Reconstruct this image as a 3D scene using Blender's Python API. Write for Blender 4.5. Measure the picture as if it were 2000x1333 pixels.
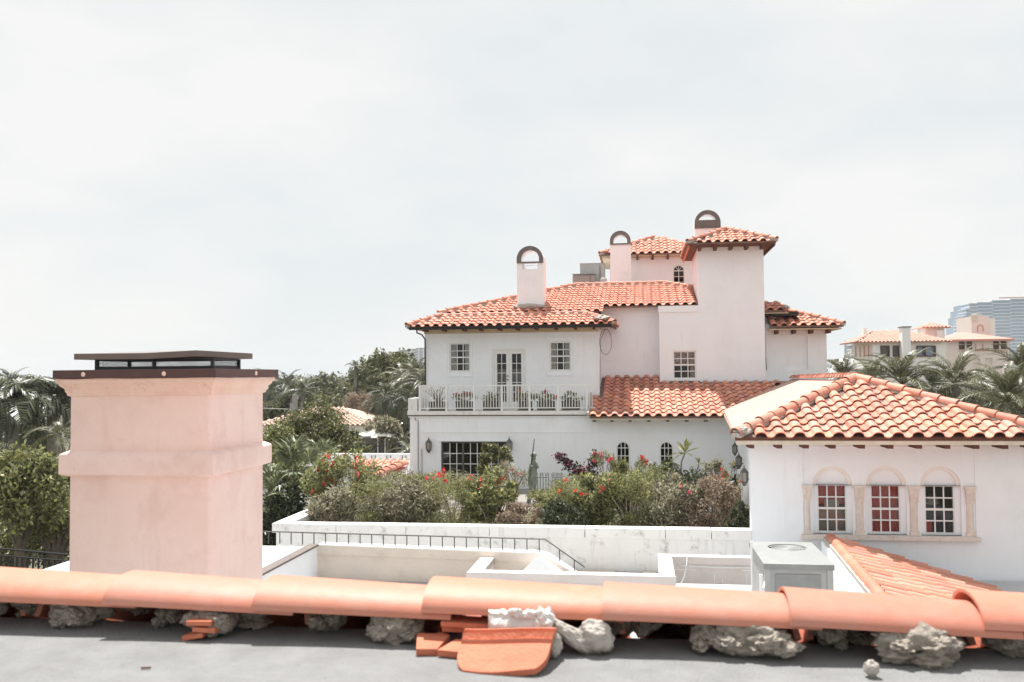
import bpy, bmesh, math, random
import numpy as np
from mathutils import Vector, Matrix, noise as mnoise
R = math.radians
random.seed(7); rng = np.random.default_rng(11)
for o in list(bpy.data.objects): bpy.data.objects.remove(o)
SC = bpy.context.scene
COL = SC.collection
CZ = 10.0                      # eye height above the ground; build coordinates are relative to the eye

# ---------------------------------------------------------------- camera
yaw, pitch, roll = R(8.0), R(2.16), R(-0.5)
fwd = Vector((-math.sin(yaw)*math.cos(pitch), math.cos(yaw)*math.cos(pitch), math.sin(pitch)))
cam = bpy.data.objects.new('camera', bpy.data.cameras.new('camera'))
COL.objects.link(cam)
cam.matrix_world = Matrix.Translation((0,0,CZ)) @ fwd.to_track_quat('-Z','Y').to_matrix().to_4x4() @ Matrix.Rotation(roll,4,'Z')
cam.data.lens = 32.0; cam.data.sensor_width = 36.0
cam.data.clip_start = 0.05; cam.data.clip_end = 6000
cam.data.dof.use_dof = True; cam.data.dof.focus_distance = 22.0; cam.data.dof.aperture_fstop = 7.0
SC.camera = cam
# ---------------------------------------------------------------- sky and sun
SUN_TO = Vector((-0.17, 0.40, 1.0)).normalized()
w = bpy.data.worlds.new('World'); SC.world = w; w.use_nodes = True
nt = w.node_tree; nt.nodes.clear()
def N(t, **k):
    n = nt.nodes.new(t)
    for a, b in k.items(): setattr(n, a, b)
    return n
wo = N('ShaderNodeOutputWorld'); bg = N('ShaderNodeBackground')
sky = N('ShaderNodeTexSky', sky_type='NISHITA'); sky.sun_disc = False
sky.sun_elevation = math.asin(SUN_TO.z); sky.sun_rotation = math.atan2(SUN_TO.x, SUN_TO.y)
tc = N('ShaderNodeTexCoord'); mp = N('ShaderNodeMapping'); mp.inputs['Scale'].default_value = (1.5, 1.5, 3.6)
mp.inputs['Rotation'].default_value = (R(-8), R(24), 0); mp.inputs['Location'].default_value = (0.35, 0.2, 0.1)
nz = N('ShaderNodeTexNoise'); nz.inputs['Scale'].default_value = 1.5; nz.inputs['Detail'].default_value = 7; nz.inputs['Roughness'].default_value = 0.52
rp = N('ShaderNodeValToRGB'); rp.color_ramp.elements[0].position = .40; rp.color_ramp.elements[1].position = .60
rp.color_ramp.elements[0].color = (7.75, 8.1, 8.15, 1); rp.color_ramp.elements[1].color = (8.95, 8.9, 8.7, 1)
mx = N('ShaderNodeMixRGB'); mx.inputs[0].default_value = 0.94
L = nt.links.new
L(tc.outputs['Generated'], mp.inputs['Vector']); L(mp.outputs[0], nz.inputs['Vector']); L(nz.outputs['Fac'], rp.inputs[0])
L(sky.outputs[0], mx.inputs[1]); L(rp.outputs[0], mx.inputs[2]); L(mx.outputs[0], bg.inputs[0]); L(bg.outputs[0], wo.inputs[0])
bg.inputs[1].default_value = 0.0518
sun = bpy.data.objects.new('sun', bpy.data.lights.new('sun', 'SUN')); COL.objects.link(sun)
sun.data.energy = 4.0; sun.data.angle = R(0.8); sun.data.color = (1.0, .97, .93)
sun.rotation_euler = (-SUN_TO).to_track_quat('-Z','Y').to_euler(); sun.location = (0,0,60)
vs = SC.view_settings; vs.view_transform = 'Standard'; vs.look = 'None'; vs.exposure = 1.05; vs.gamma = 1.0
vs.use_curve_mapping = False
SC.cycles.use_denoising = True; SC.cycles.max_bounces = 10; SC.cycles.diffuse_bounces = 6
SC.cycles.transparent_max_bounces = 12

# ---------------------------------------------------------------- materials
MATS = {}
def mat(name, col, rough=.7, col2=None, scale=6, bump=0, bscale=None, rnd=0, isl=0, spec=.3, metal=0, stain=None, stscale=1.2, stamt=.5, detail=6, stpos=(.5,.75), trans=0, streak=None, speck=None):
    m = bpy.data.materials.new(name); m.use_nodes = True
    t = m.node_tree; b = t.nodes['Principled BSDF']
    b.inputs['Roughness'].default_value = rough; b.inputs['Metallic'].default_value = metal
    b.inputs['Specular IOR Level'].default_value = spec
    n = t.nodes.new; lk = t.links.new
    tcn = n('ShaderNodeTexCoord')
    src = None
    def rgb(c):
        q = n('ShaderNodeRGB'); q.outputs[0].default_value = (*c, 1); return q.outputs[0]
    cur = rgb(col)
    def mixc(fac, a, b_, mode='MIX'):
        q = n('ShaderNodeMixRGB'); q.blend_type = mode
        if isinstance(fac, float): q.inputs[0].default_value = fac
        else: lk(fac, q.inputs[0])
        lk(a, q.inputs[1]); lk(b_, q.inputs[2]); return q.outputs[0]
    def nse(s, d=detail, r=.6):
        q = n('ShaderNodeTexNoise'); q.inputs['Scale'].default_value = s; q.inputs['Detail'].default_value = d; q.inputs['Roughness'].default_value = r
        lk(tcn.outputs['Object'], q.inputs['Vector']); return q.outputs['Fac']
    def ramp(f, a, b_):
        q = n('ShaderNodeMapRange'); q.inputs[1].default_value = a; q.inputs[2].default_value = b_
        lk(f, q.inputs[0]); return q.outputs[0]
    if col2 is not None: cur = mixc(ramp(nse(scale), .35, .65), cur, rgb(col2))
    if stain is not None:
        f = ramp(nse(stscale, 9, .7), *stpos)
        q = n('ShaderNodeMath'); q.operation = 'MULTIPLY'; q.inputs[1].default_value = stamt; lk(f, q.inputs[0])
        cur = mixc(q.outputs[0], cur, rgb(stain))
    if streak:
        mpn = n('ShaderNodeMapping'); mpn.inputs['Scale'].default_value = (7, 7, .55); lk(tcn.outputs['Object'], mpn.inputs['Vector'])
        q = n('ShaderNodeTexNoise'); q.inputs['Scale'].default_value = 1.6; q.inputs['Detail'].default_value = 7; q.inputs['Roughness'].default_value = .65; lk(mpn.outputs[0], q.inputs['Vector'])
        f = ramp(q.outputs['Fac'], .56, .78); q = n('ShaderNodeMath'); q.operation = 'MULTIPLY'; q.inputs[1].default_value = streak[1]; lk(f, q.inputs[0]); cur = mixc(q.outputs[0], cur, rgb(streak[0]))
    if speck:
        f = ramp(nse(speck[1], 4, .75), .63, .72); q = n('ShaderNodeMath'); q.operation = 'MULTIPLY'; q.inputs[1].default_value = speck[2]; lk(f, q.inputs[0]); cur = mixc(q.outputs[0], cur, rgb(speck[0]))
    if rnd or isl:
        if rnd: oi = n('ShaderNodeObjectInfo'); f = oi.outputs['Random']
        else: oi = n('ShaderNodeNewGeometry'); f = oi.outputs['Random Per Island']
        hs = n('ShaderNodeHueSaturation'); amt = rnd or isl
        q = n('ShaderNodeMapRange'); q.inputs[3].default_value = 1-amt; q.inputs[4].default_value = 1+amt; lk(f, q.inputs[0])
        lk(q.outputs[0], hs.inputs['Value'])
        q2 = n('ShaderNodeMapRange'); q2.inputs[3].default_value = .5-amt*.03; q2.inputs[4].default_value = .5+amt*.02
        wn = n('ShaderNodeTexWhiteNoise'); wn.noise_dimensions = '1D'; lk(f, wn.inputs['W']); lk(wn.outputs['Value'], q2.inputs[0]); lk(q2.outputs[0], hs.inputs['Hue'])
        q3 = n('ShaderNodeMapRange'); q3.inputs[3].default_value = 1-amt*.5; q3.inputs[4].default_value = 1+amt*.25
        wn2 = n('ShaderNodeTexWhiteNoise'); wn2.noise_dimensions = '1D'
        ad = n('ShaderNodeMath'); ad.inputs[1].default_value = 3.7; lk(f, ad.inputs[0]); lk(ad.outputs[0], wn2.inputs['W']); lk(wn2.outputs['Value'], q3.inputs[0]); lk(q3.outputs[0], hs.inputs['Saturation'])
        lk(cur, hs.inputs['Color']); cur = hs.outputs[0]
    lk(cur, b.inputs['Base Color'])
    if bump:
        bp = n('ShaderNodeBump'); bp.inputs['Strength'].default_value = bump; bp.inputs['Distance'].default_value = .02
        lk(nse(bscale or scale*3, 6), bp.inputs['Height']); lk(bp.outputs[0], b.inputs['Normal'])
    if trans:
        tr = n('ShaderNodeBsdfTranslucent'); lk(cur, tr.inputs[0]); ms = n('ShaderNodeMixShader'); ms.inputs[0].default_value = trans
        lk(b.outputs[0], ms.inputs[1]); lk(tr.outputs[0], ms.inputs[2]); lk(ms.outputs[0], t.nodes['Material Output'].inputs[0])
    MATS[name] = m
    return m
def glass(name, tint=(.75,.78,.76), refl=.1):
    m = bpy.data.materials.new(name); m.use_nodes = True; t = m.node_tree; t.nodes.clear()
    o = t.nodes.new('ShaderNodeOutputMaterial'); a = t.nodes.new('ShaderNodeBsdfTransparent'); a.inputs[0].default_value = (*tint, 1)
    g = t.nodes.new('ShaderNodeBsdfGlossy'); g.inputs['Roughness'].default_value = .03
    x = t.nodes.new('ShaderNodeMixShader'); f = t.nodes.new('ShaderNodeFresnel'); f.inputs[0].default_value = 1.5
    ad = t.nodes.new('ShaderNodeMath'); ad.inputs[1].default_value = refl; t.links.new(f.outputs[0], ad.inputs[0])
    t.links.new(ad.outputs[0], x.inputs[0]); t.links.new(a.outputs[0], x.inputs[1]); t.links.new(g.outputs[0], x.inputs[2]); t.links.new(x.outputs[0], o.inputs[0])
    MATS[name] = m; return m
mat('stucco', (.885,.91,.94), .85, (.865,.89,.92), 1.1, bump=.25, bscale=45, stain=(.70,.69,.67), stscale=1.3, stamt=.35, spec=.2, streak=((.62,.61,.59),.35))
mat('stucco_pinkish', (.875,.90,.93), .85, (.86,.875,.905), .9, bump=.25, bscale=45, stain=(.70,.67,.65), stscale=1.1, stamt=.35, spec=.2, streak=((.62,.60,.59),.35))
mat('stucco_dirty', (.84,.83,.81), .85, (.78,.77,.75), 2.0, bump=.3, bscale=40, stain=(.30,.28,.25), stscale=5, stamt=.8, stpos=(.56,.74), spec=.2, streak=((.45,.43,.40),.6))
mat('beige', (.74,.66,.57), .85, (.69,.61,.54), 1.8, bump=.3, bscale=40, stain=(.42,.36,.31), stscale=2.4, stamt=.4, spec=.2)
mat('white_roof', (.52,.53,.54), .75, (.47,.48,.49), 1.5, bump=.2, bscale=30, stain=(.45,.44,.42), stscale=2.2, stamt=.5)
mat('roof_floor', (.42,.42,.42), .85, (.34,.34,.34), 2.5, bump=.3, bscale=30, stain=(.30,.29,.28), stscale=3, stamt=.6)
mat('pink', (.87,.69,.64), .85, (.83,.63,.575), 1.4, bump=.35, bscale=28, stain=(.72,.505,.46), stscale=2.0, stamt=.85, spec=.2, streak=((.70,.50,.45),.45), speck=((.55,.33,.27),26,.5))
mat('pink_trim', (.85,.66,.58), .9, (.80,.56,.47), 3.5, bump=.6, bscale=30, stain=(.42,.25,.18), stscale=9, stamt=.6, stpos=(.58,.75), spec=.2)
mat('tile', (.61,.265,.18), .62, (.55,.215,.14), 9, bump=.25, bscale=60, rnd=.2, stain=(.59,.45,.38), stscale=3, stamt=.6, spec=.35, speck=((.30,.22,.19),11,.5))
mat('tile_hotel', (.60,.36,.285), .8, (.54,.30,.23), 3, rnd=.15)
mat('tile_pale', (.58,.42,.34), .8, (.50,.35,.28), 5, rnd=.15)
mat('tile_far', (.61,.27,.19), .7, (.54,.22,.145), 5, isl=.16, spec=.3)
mat('ridge_tile', (.56,.21,.13), .55, (.52,.175,.105), 5, bump=.07, bscale=170, rnd=.12, stain=(.60,.36,.285), stscale=2.6, stamt=.6, spec=.4, speck=((.36,.20,.15),55,.55), streak=((.40,.17,.12),.35))
mat('tile_broken', (.60,.20,.115), .7, (.52,.16,.09), 14, bump=.35, bscale=90, spec=.3)
mat('mortar', (.42,.37,.315), .95, (.31,.27,.225), 22, bump=.9, bscale=70, stain=(.58,.54,.49), stscale=14, stamt=.5, spec=.1)
mat('deck_dark', (.24,.17,.14), .95, (.17,.12,.10), 8, bump=.4)
mat('mortar_light', (.50,.46,.42), .95, (.40,.36,.32), 9, bump=.6, bscale=40, spec=.1)
mat('plaster', (.72,.71,.69), .85, (.60,.58,.55), 16, bump=.5, bscale=60)
mat('felt_grey', (.285,.285,.283), .92, (.235,.235,.233), 10, bump=.6, bscale=160, stain=(.17,.168,.163), stscale=3, stamt=.6, stpos=(.5,.8), spec=.15, speck=((.12,.12,.115),55,.8))
mat('underlay', (.50,.35,.295), .9, (.47,.325,.27), 1.6, bump=.15, bscale=30, stain=(.52,.42,.37), stscale=1.2, stamt=.5, spec=.15)
mat('flashing', (.095,.045,.042), .45, (.075,.038,.036), 6, spec=.5)
mat('lid_metal', (.17,.135,.12), .5, (.14,.11,.10), 5, spec=.5)
mat('black_metal', (.018,.018,.018), .5, spec=.4)
mat('rail_metal', (.07,.065,.065), .5, (.10,.09,.085), 8, spec=.4)
mat('cap_metal', (.17,.155,.145), .55, (.12,.108,.10), 6, stain=(.25,.22,.19), stscale=4, stamt=.4, spec=.4)
mat('wood', (.16,.07,.045), .8, (.10,.045,.03), 8, bump=.3)
mat('soffit', (.62,.50,.36), .85, (.54,.42,.29), 3)
mat('fascia', (.70,.64,.54), .8, (.60,.53,.43), 5, stain=(.35,.28,.22), stscale=8, stamt=.6, stpos=(.6,.8))
mat('stone_pale', (.86,.81,.76), .9, (.82,.77,.71), 5, bump=.3, bscale=40)
mat('stone', (.78,.70,.64), .9, (.70,.62,.56), 7, bump=.5, bscale=40, stain=(.52,.45,.40), stscale=5, stamt=.5)
mat('paint_white', (.82,.82,.81), .5, (.78,.78,.77), 3, spec=.4)
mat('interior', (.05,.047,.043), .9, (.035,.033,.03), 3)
mat('curtain_red', (.70,.085,.06), .9, (.60,.07,.05), 4)
mat('blind_grey', (.50,.48,.43), .9, (.42,.40,.36), 4)
mat('curtain_white', (.78,.76,.72), .9, (.62,.60,.57), 9)
mat('curtain_floral', (.72,.66,.60), .9, (.40,.20,.18), 16)
mat('ac_white', (.27,.28,.275), .5, (.245,.255,.25), 3, stain=(.5,.5,.48), stscale=4, stamt=.3, spec=.4)
mat('ac_grey', (.42,.43,.42), .55, (.37,.38,.37), 4, spec=.4)
mat('bronze', (.27,.30,.255), .6, (.16,.19,.15), 9, bump=.3, stain=(.34,.37,.33), stscale=7, stamt=.6, spec=.4)
mat('lantern_metal', (.12,.12,.115), .55, (.08,.08,.078), 8)
mat('lantern_glass', (.30,.28,.25), .3, spec=.6)
mat('planter', (.17,.15,.13), .8, (.12,.105,.09), 6)
mat('bark', (.17,.14,.11), .9, (.10,.085,.07), 10, bump=.5)
mat('palm_bark', (.34,.31,.28), .9, (.24,.215,.19), 6, bump=.5)
mat('twig', (.42,.36,.29), .9, (.30,.25,.20), 10)
mat('leaf_olive', (.285,.295,.12), .6, isl=.75, trans=.35, spec=.3)
mat('leaf_grey', (.33,.31,.205), .65, isl=.75, trans=.35, spec=.3)
mat('leaf_dry', (.34,.26,.185), .7, isl=.55, trans=.3)
mat('leaf_green', (.175,.18,.07), .5, isl=.75, trans=.25, spec=.4)
mat('leaf_dark', (.07,.085,.042), .5, isl=.7, trans=.3, spec=.4)
mat('leaf_light', (.26,.27,.105), .55, isl=.7, trans=.28, spec=.35)
mat('leaf_purple', (.045,.02,.025), .5, isl=.5, trans=.2, spec=.4)
mat('leaf_far', (.15,.155,.075), .7, isl=.65, trans=.22)
mat('palm_leaf', (.125,.125,.055), .42, isl=.65, trans=.2, spec=.5)
mat('palm_leaf_dark', (.08,.09,.042), .42, isl=.65, trans=.2, spec=.5)
mat('fan_leaf', (.20,.225,.12), .45, isl=.6, trans=.3, spec=.4)
mat('flower_red', (.72,.035,.045), .6, isl=.3, trans=.3)
mat('flower_pink', (.80,.07,.17), .6, isl=.3, trans=.3)
mat('flower_orange', (.85,.13,.03), .6, isl=.2, trans=.3)
mat('bract', (.33,.02,.06), .6, isl=.3, trans=.2)
mat('paving_light', (.30,.285,.26), .9, (.25,.235,.21), 2, bump=.3)
mat('parapet_paint', (.73,.675,.645), .85, (.68,.63,.60), 1.5, bump=.25, bscale=40, stain=(.5,.45,.42), stscale=3, stamt=.35)
mat('soil_light', (.30,.27,.23), .95, (.22,.20,.16), 3, bump=.4)
mat('soil', (.10,.08,.06), .95, (.06,.05,.035), 6, bump=.5)
mat('ground', (.09,.095,.06), .95, (.16,.14,.11), .05, bump=.2, stain=(.22,.20,.17), stscale=.03, stamt=.6)
mat('pavement', (.42,.40,.38), .9, (.34,.33,.31), .6)
mat('fence_green', (.022,.032,.028), .7, (.03,.04,.036), 2)
mat('tower_white', (.70,.71,.72), .8, (.62,.63,.65), .1)
mat('tower_grey', (.30,.32,.35), .5, (.22,.24,.27), .3)
mat('tower_dark', (.10,.115,.135), .25, (.16,.18,.20), .15, spec=.6)
mat('tower_glass', (.16,.24,.34), .12, (.22,.31,.42), .07, spec=.9)
mat('slab_white', (.68,.72,.76), .7)
mat('hotel_cream', (.76,.71,.64), .85, (.70,.65,.58), .5)
mat('hotel_white', (.86,.85,.83), .85, (.82,.80,.78), .4)
mat('hotel_pink', (.82,.71,.66), .85, (.77,.66,.61), .4)
mat('hotel_roof_pink', (.60,.29,.24), .8, (.54,.25,.20), 1)
mat('window_dark', (.07,.065,.06), .2, (.10,.09,.085), 2, spec=.7)
mat('pole_wood', (.36,.33,.31), .9, (.27,.25,.23), 8)
mat('canopy_white', (.78,.76,.71), .8)
mat('car_dark', (.02,.02,.022), .25, spec=.6)
glass('glass', (.86,.87,.86), -.012)
M = MATS

# ---------------------------------------------------------------- object helpers
ORG = {}
def thing(name, label, cat, loc, group=None):
    o = bpy.data.objects.new(name, None); COL.objects.link(o); o.empty_display_size = .2
    o.location = (loc[0], loc[1], loc[2]+CZ); o['label'] = label; o['category'] = cat
    if group: o['group'] = group
    ORG[o] = Vector(loc); return o
class MB:
    def __init__(s): s.v = []; s.f = []; s.m = []
    def add(s, vs, fs, mi=0):
        k = len(s.v); s.v += [tuple(p) for p in vs]; s.f += [tuple(i+k for i in f) for f in fs]; s.m += [mi]*len(fs); return s
    def quad(s, a, b, c, d, mi=0): return s.add([a,b,c,d], [(0,1,2,3)], mi)
    def box(s, x0, x1, y0, y1, z0, z1, mi=0):
        return s.add([(x0,y0,z0),(x1,y0,z0),(x1,y1,z0),(x0,y1,z0),(x0,y0,z1),(x1,y0,z1),(x1,y1,z1),(x0,y1,z1)],
              [(0,3,2,1),(4,5,6,7),(0,1,5,4),(1,2,6,5),(2,3,7,6),(3,0,4,7)], mi)
    def obox(s, c, ax, ay, az, hx, hy, hz, mi=0):        # oriented box
        c, ax, ay, az = [Vector(q) for q in (c,ax,ay,az)]
        P = [c+ax*hx*i+ay*hy*j+az*hz*k for k in (-1,1) for (i,j) in ((-1,-1),(1,-1),(1,1),(-1,1))]
        return s.add(P, [(0,3,2,1),(4,5,6,7),(0,1,5,4),(1,2,6,5),(2,3,7,6),(3,0,4,7)], mi)
    def prism(s, poly, axis, a, b, mi=0):                # poly of 2-D points extruded along axis from a to b
        n = len(poly)
        def p(q, t): return {'x':(t,q[0],q[1]),'y':(q[0],t,q[1]),'z':(q[0],q[1],t)}[axis]
        vs = [p(q,a) for q in poly]+[p(q,b) for q in poly]
        return s.add(vs, [tuple(range(n))[::-1], tuple(range(n,2*n))]+[(i,(i+1)%n,n+(i+1)%n,n+i) for i in range(n)], mi)
    def tube(s, path, rad, seg=6, mi=0, cap=True):
        path = [Vector(p) for p in path]; n = len(path)
        rad = rad if isinstance(rad,(list,tuple)) else [rad]*n
        vs = []; up = Vector((.31,.17,.93)).normalized()
        for i,p in enumerate(path):
            d = (path[min(i+1,n-1)]-path[max(i-1,0)])
            d = d.normalized() if d.length > 1e-9 else Vector((0,0,1))
            a = d.cross(up)
            if a.length < .05: a = d.cross(Vector((1,0,0)))
            a.normalize(); b = d.cross(a)
            vs += [p+(a*math.cos(t)+b*math.sin(t))*rad[i] for t in [2*math.pi*k/seg for k in range(seg)]]
        fs = [(i*seg+k, i*seg+(k+1)%seg, (i+1)*seg+(k+1)%seg, (i+1)*seg+k) for i in range(n-1) for k in range(seg)]
        if cap: fs += [tuple(range(seg))[::-1], tuple((n-1)*seg+k for k in range(seg))]
        return s.add(vs, fs, mi)
    def lathe(s, c, prof, seg=10, mi=0):
        vs = [(c[0]+r*math.cos(2*math.pi*k/seg), c[1]+r*math.sin(2*math.pi*k/seg), c[2]+z) for r,z in prof for k in range(seg)]
        n = len(prof)
        fs = [(i*seg+k, i*seg+(k+1)%seg, (i+1)*seg+(k+1)%seg, (i+1)*seg+k) for i in range(n-1) for k in range(seg)]
        fs += [tuple(range(seg))[::-1], tuple((n-1)*seg+k for k in range(seg))]
        return s.add(vs, fs, mi)
    def spandrel(s, xc, r, zs, zt, y0, y1, rz=None, seg=14, mi=0, pad=0):   # wall above an arched opening
        rz = rz or r
        pts = [(xc+r*math.cos(math.pi*(1-k/seg)), zs+rz*math.sin(math.pi*k/seg)) for k in range(seg+1)]
        for a, b in zip(pts, pts[1:]):
            s.prism([(a[0],a[1]),(b[0],b[1]),(b[0],zt),(a[0],zt)], 'y', y0, y1, mi)
        return s
    def ring(s, xc, zs, r0, r1, y0, y1, seg=16, a0=0, a1=math.pi, mi=0):    # half ring
        P = [(math.cos(a0+(a1-a0)*k/seg), math.sin(a0+(a1-a0)*k/seg)) for k in range(seg+1)]
        vs = []
        for c, q in P:
            vs += [(xc+r0*c,y0,zs+r0*q),(xc+r1*c,y0,zs+r1*q),(xc+r1*c,y1,zs+r1*q),(xc+r0*c,y1,zs+r0*q)]
        fs = []
        for k in range(seg):
            for j in range(4): fs.append((4*k+j, 4*k+(j+1)%4, 4*k+4+(j+1)%4, 4*k+4+j))
        fs += [(0,1,2,3),(4*seg+3,4*seg+2,4*seg+1,4*seg)]
        return s.add(vs, fs, mi)
    def wall(s, x0, x1, z0, z1, yf, yb, holes=(), mi=0):   # wall facing -Y with rectangular openings
        xs = sorted({x0,x1,*[h[0] for h in holes],*[h[1] for h in holes]}); zs = sorted({z0,z1,*[h[2] for h in holes],*[h[3] for h in holes]})
        for a,b in zip(xs,xs[1:]):
            for c,d in zip(zs,zs[1:]):
                mx_,mz_ = (a+b)/2,(c+d)/2
                if any(h[0]<mx_<h[1] and h[2]<mz_<h[3] for h in holes): continue
                s.quad((a,yf,c),(b,yf,c),(b,yf,d),(a,yf,d),mi); s.quad((b,yb,c),(a,yb,c),(a,yb,d),(b,yb,d),mi)
        for h in holes:
            a,b,c,d = h
            s.quad((a,yf,c),(a,yf,d),(a,yb,d),(a,yb,c),mi); s.quad((b,yf,d),(b,yf,c),(b,yb,c),(b,yb,d),mi)
            s.quad((a,yf,d),(b,yf,d),(b,yb,d),(a,yb,d),mi); s.quad((b,yf,c),(a,yf,c),(a,yb,c),(b,yb,c),mi)
        s.quad((x0,yf,z0),(x0,yf,z1),(x0,yb,z1),(x0,yb,z0),mi); s.quad((x1,yf,z1),(x1,yf,z0),(x1,yb,z0),(x1,yb,z1),mi)
        s.quad((x0,yf,z1),(x1,yf,z1),(x1,yb,z1),(x0,yb,z1),mi); s.quad((x1,yf,z0),(x0,yf,z0),(x0,yb,z0),(x1,yb,z0),mi)
        return s
    def mesh(s, name, mats, off=Vector((0,0,0)), smooth=False):
        me = bpy.data.meshes.new(name)
        me.from_pydata([(a-off[0],b-off[1],c-off[2]) for a,b,c in s.v], [], s.f)
        for m in (mats if isinstance(mats,(list,tuple)) else [mats]): me.materials.append(M[m])
        if any(s.m): me.polygons.foreach_set('material_index', s.m)
        if smooth:
            me.polygons.foreach_set('use_smooth', [True]*len(me.polygons)); me.set_sharp_from_angle(angle=R(40))
        me.update(); return me
    def part(s, name, mats, parent, smooth=False, label=None, bevel=0):
        me = s.mesh(name, mats, ORG[parent], smooth)
        o = bpy.data.objects.new(name, me); COL.objects.link(o); o.parent = parent; ORG[o] = ORG[parent].copy()
        if label: o['label'] = label
        if bevel:
            md = o.modifiers.new('bevel','BEVEL'); md.width = bevel; md.segments = 2; md.limit_method = 'ANGLE'
        return o
    def top(s, name, mats, loc, smooth=False, **props):
        me = s.mesh(name, mats, Vector(loc), smooth)
        o = bpy.data.objects.new(name, me); COL.objects.link(o); o.location = (loc[0],loc[1],loc[2]+CZ); ORG[o] = Vector(loc)
        for k,v in props.items(): o[k] = v
        return o
def inst(me, name, parent, mtx):
    o = bpy.data.objects.new(name, me); COL.objects.link(o); o.parent = parent
    o.matrix_local = Matrix.Translation(-ORG[parent]) @ mtx
    ORG[o] = mtx.translation.copy(); return o
def frame(o, x, y, z):
    return Matrix(((x[0],y[0],z[0],o[0]),(x[1],y[1],z[1],o[1]),(x[2],y[2],z[2],o[2]),(0,0,0,1)))

# ---------------------------------------------------------------- roof tiles
TILE_CACHE = {}; TILE_M = [None]
def s_tile(w, L_, m='tile', t=.024):
    m = TILE_M[0] or m
    key = (round(w,3), round(L_,3), m)
    if key in TILE_CACHE: return TILE_CACHE[key]
    r = .30*w; prof = [(-r*math.cos(math.pi*k/6), r*.80*math.sin(math.pi*k/6)) for k in range(7)]
    g = w-2*r
    prof += [(r+g*.3, -.055*w), (r+g*.7, -.055*w), (w-r+.004, .012)]
    mb = MB(); n = len(prof); h = .068*w
    top0 = [(x,0,z+h+.012) for x,z in prof]; top1 = [(x,L_*1.06,z-.004) for x,z in prof]; bot0 = [(x,.004,z+h-t+.012) for x,z in prof]
    mb.add(top0+top1+bot0, [(k,k+1,n+k+1,n+k) for k in range(n-1)]+[(k+1,k,2*n+k,2*n+k+1) for k in range(n-1)])
    me = mb.mesh('roof_tile', m, smooth=True)
    TILE_CACHE[key] = me; return me
def cap_tile(r0, r1, L_, m='tile', t=.016, seg=8):
    key = ('cap',round(r0,3),round(r1,3),round(L_,3),m)
    if key in TILE_CACHE: return TILE_CACHE[key]
    mb = MB()
    A = [math.pi*k/seg for k in range(seg+1)]
    def row(x, r, dz=0): return [(x, -r*math.cos(a), r*math.sin(a)+dz) for a in A]
    n = seg+1
    vs = row(0,r0)+row(L_,r1)+row(0,r0-t)+row(L_,r1-t)
    fs = [(k,n+k,n+k+1,k+1) for k in range(seg)]+[(2*n+k,2*n+k+1,3*n+k+1,3*n+k) for k in range(seg)]
    fs += [(k,k+1,2*n+k+1,2*n+k) for k in range(seg)]+[(n+k,3*n+k,3*n+k+1,n+k+1) for k in range(seg)]
    fs += [(0,2*n,3*n,n),(seg,n+seg,3*n+seg,2*n+seg)]
    mb.add(vs, fs); me = mb.mesh('ridge_tile', m, smooth=True); TILE_CACHE[key] = me; return me
def inside(p, poly):
    c = False; j = len(poly)-1
    for i in range(len(poly)):
        a,b = poly[i],poly[j]
        if (a[1]>p[1])!=(b[1]>p[1]) and p[0] < (b[0]-a[0])*(p[1]-a[1])/(b[1]-a[1])+a[0]: c = not c
        j = i
    return c
TILES = {}
def slope(th, poly, w, c, roof=None, deck='deck_dark', prio=0, thick=.06, deckname='roof', tiles=True, u=None, skip=None, marg=.0):
    """poly: 3-D corners of a planar slope; first edge is the eave (left to right seen from outside)."""
    P = [Vector(p) for p in poly]
    u = (P[1]-P[0]).normalized() if u is None else Vector(u).normalized()
    nrm = (P[1]-P[0]).cross(P[-1]-P[0]).normalized()
    if nrm.z < 0: nrm = -nrm
    v = nrm.cross(u)
    if v.z < 0: v = -v
    mb = MB(); k = len(P)
    mb.add([p-nrm*.01 for p in P]+[p-nrm*(thick+.01) for p in P], [tuple(range(k)), tuple(range(k,2*k))[::-1]]+[(i,k+i,k+(i+1)%k,(i+1)%k) for i in range(k)])
    if roof is None: roof = mb.part(deckname, deck, th)
    else: mb.part('roof_deck', deck, roof)
    if not tiles: return roof
    p2 = [((p-P[0]).dot(u),(p-P[0]).dot(v)) for p in P]
    umin,umax = min(q[0] for q in p2),max(q[0] for q in p2); vmax = max(q[1] for q in p2); vmin = min(q[1] for q in p2)
    me = s_tile(w,c); me_far = s_tile(w,c)
    j = 0; vv = vmin
    while vv < vmax-.3*c:
        x = umin + .32*w
        while x < umax-.15*w:
            if inside((x+.05*w, vv+.45*c), p2) and not (skip and skip(P[0]+u*x+v*vv)):
                pos = P[0]+u*x+v*(vv-.05+random.uniform(-.012,.012))+nrm*random.uniform(0,.008)
                a = random.gauss(0,.012)
                uu = (u+v*a).normalized(); v2 = (v-u*a).normalized()
                TILES.setdefault(th,[]).append((prio-pos.length, me, roof, frame(pos,uu,v2,nrm)))
            x += w
        vv += c; j += 1
    return roof
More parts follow.
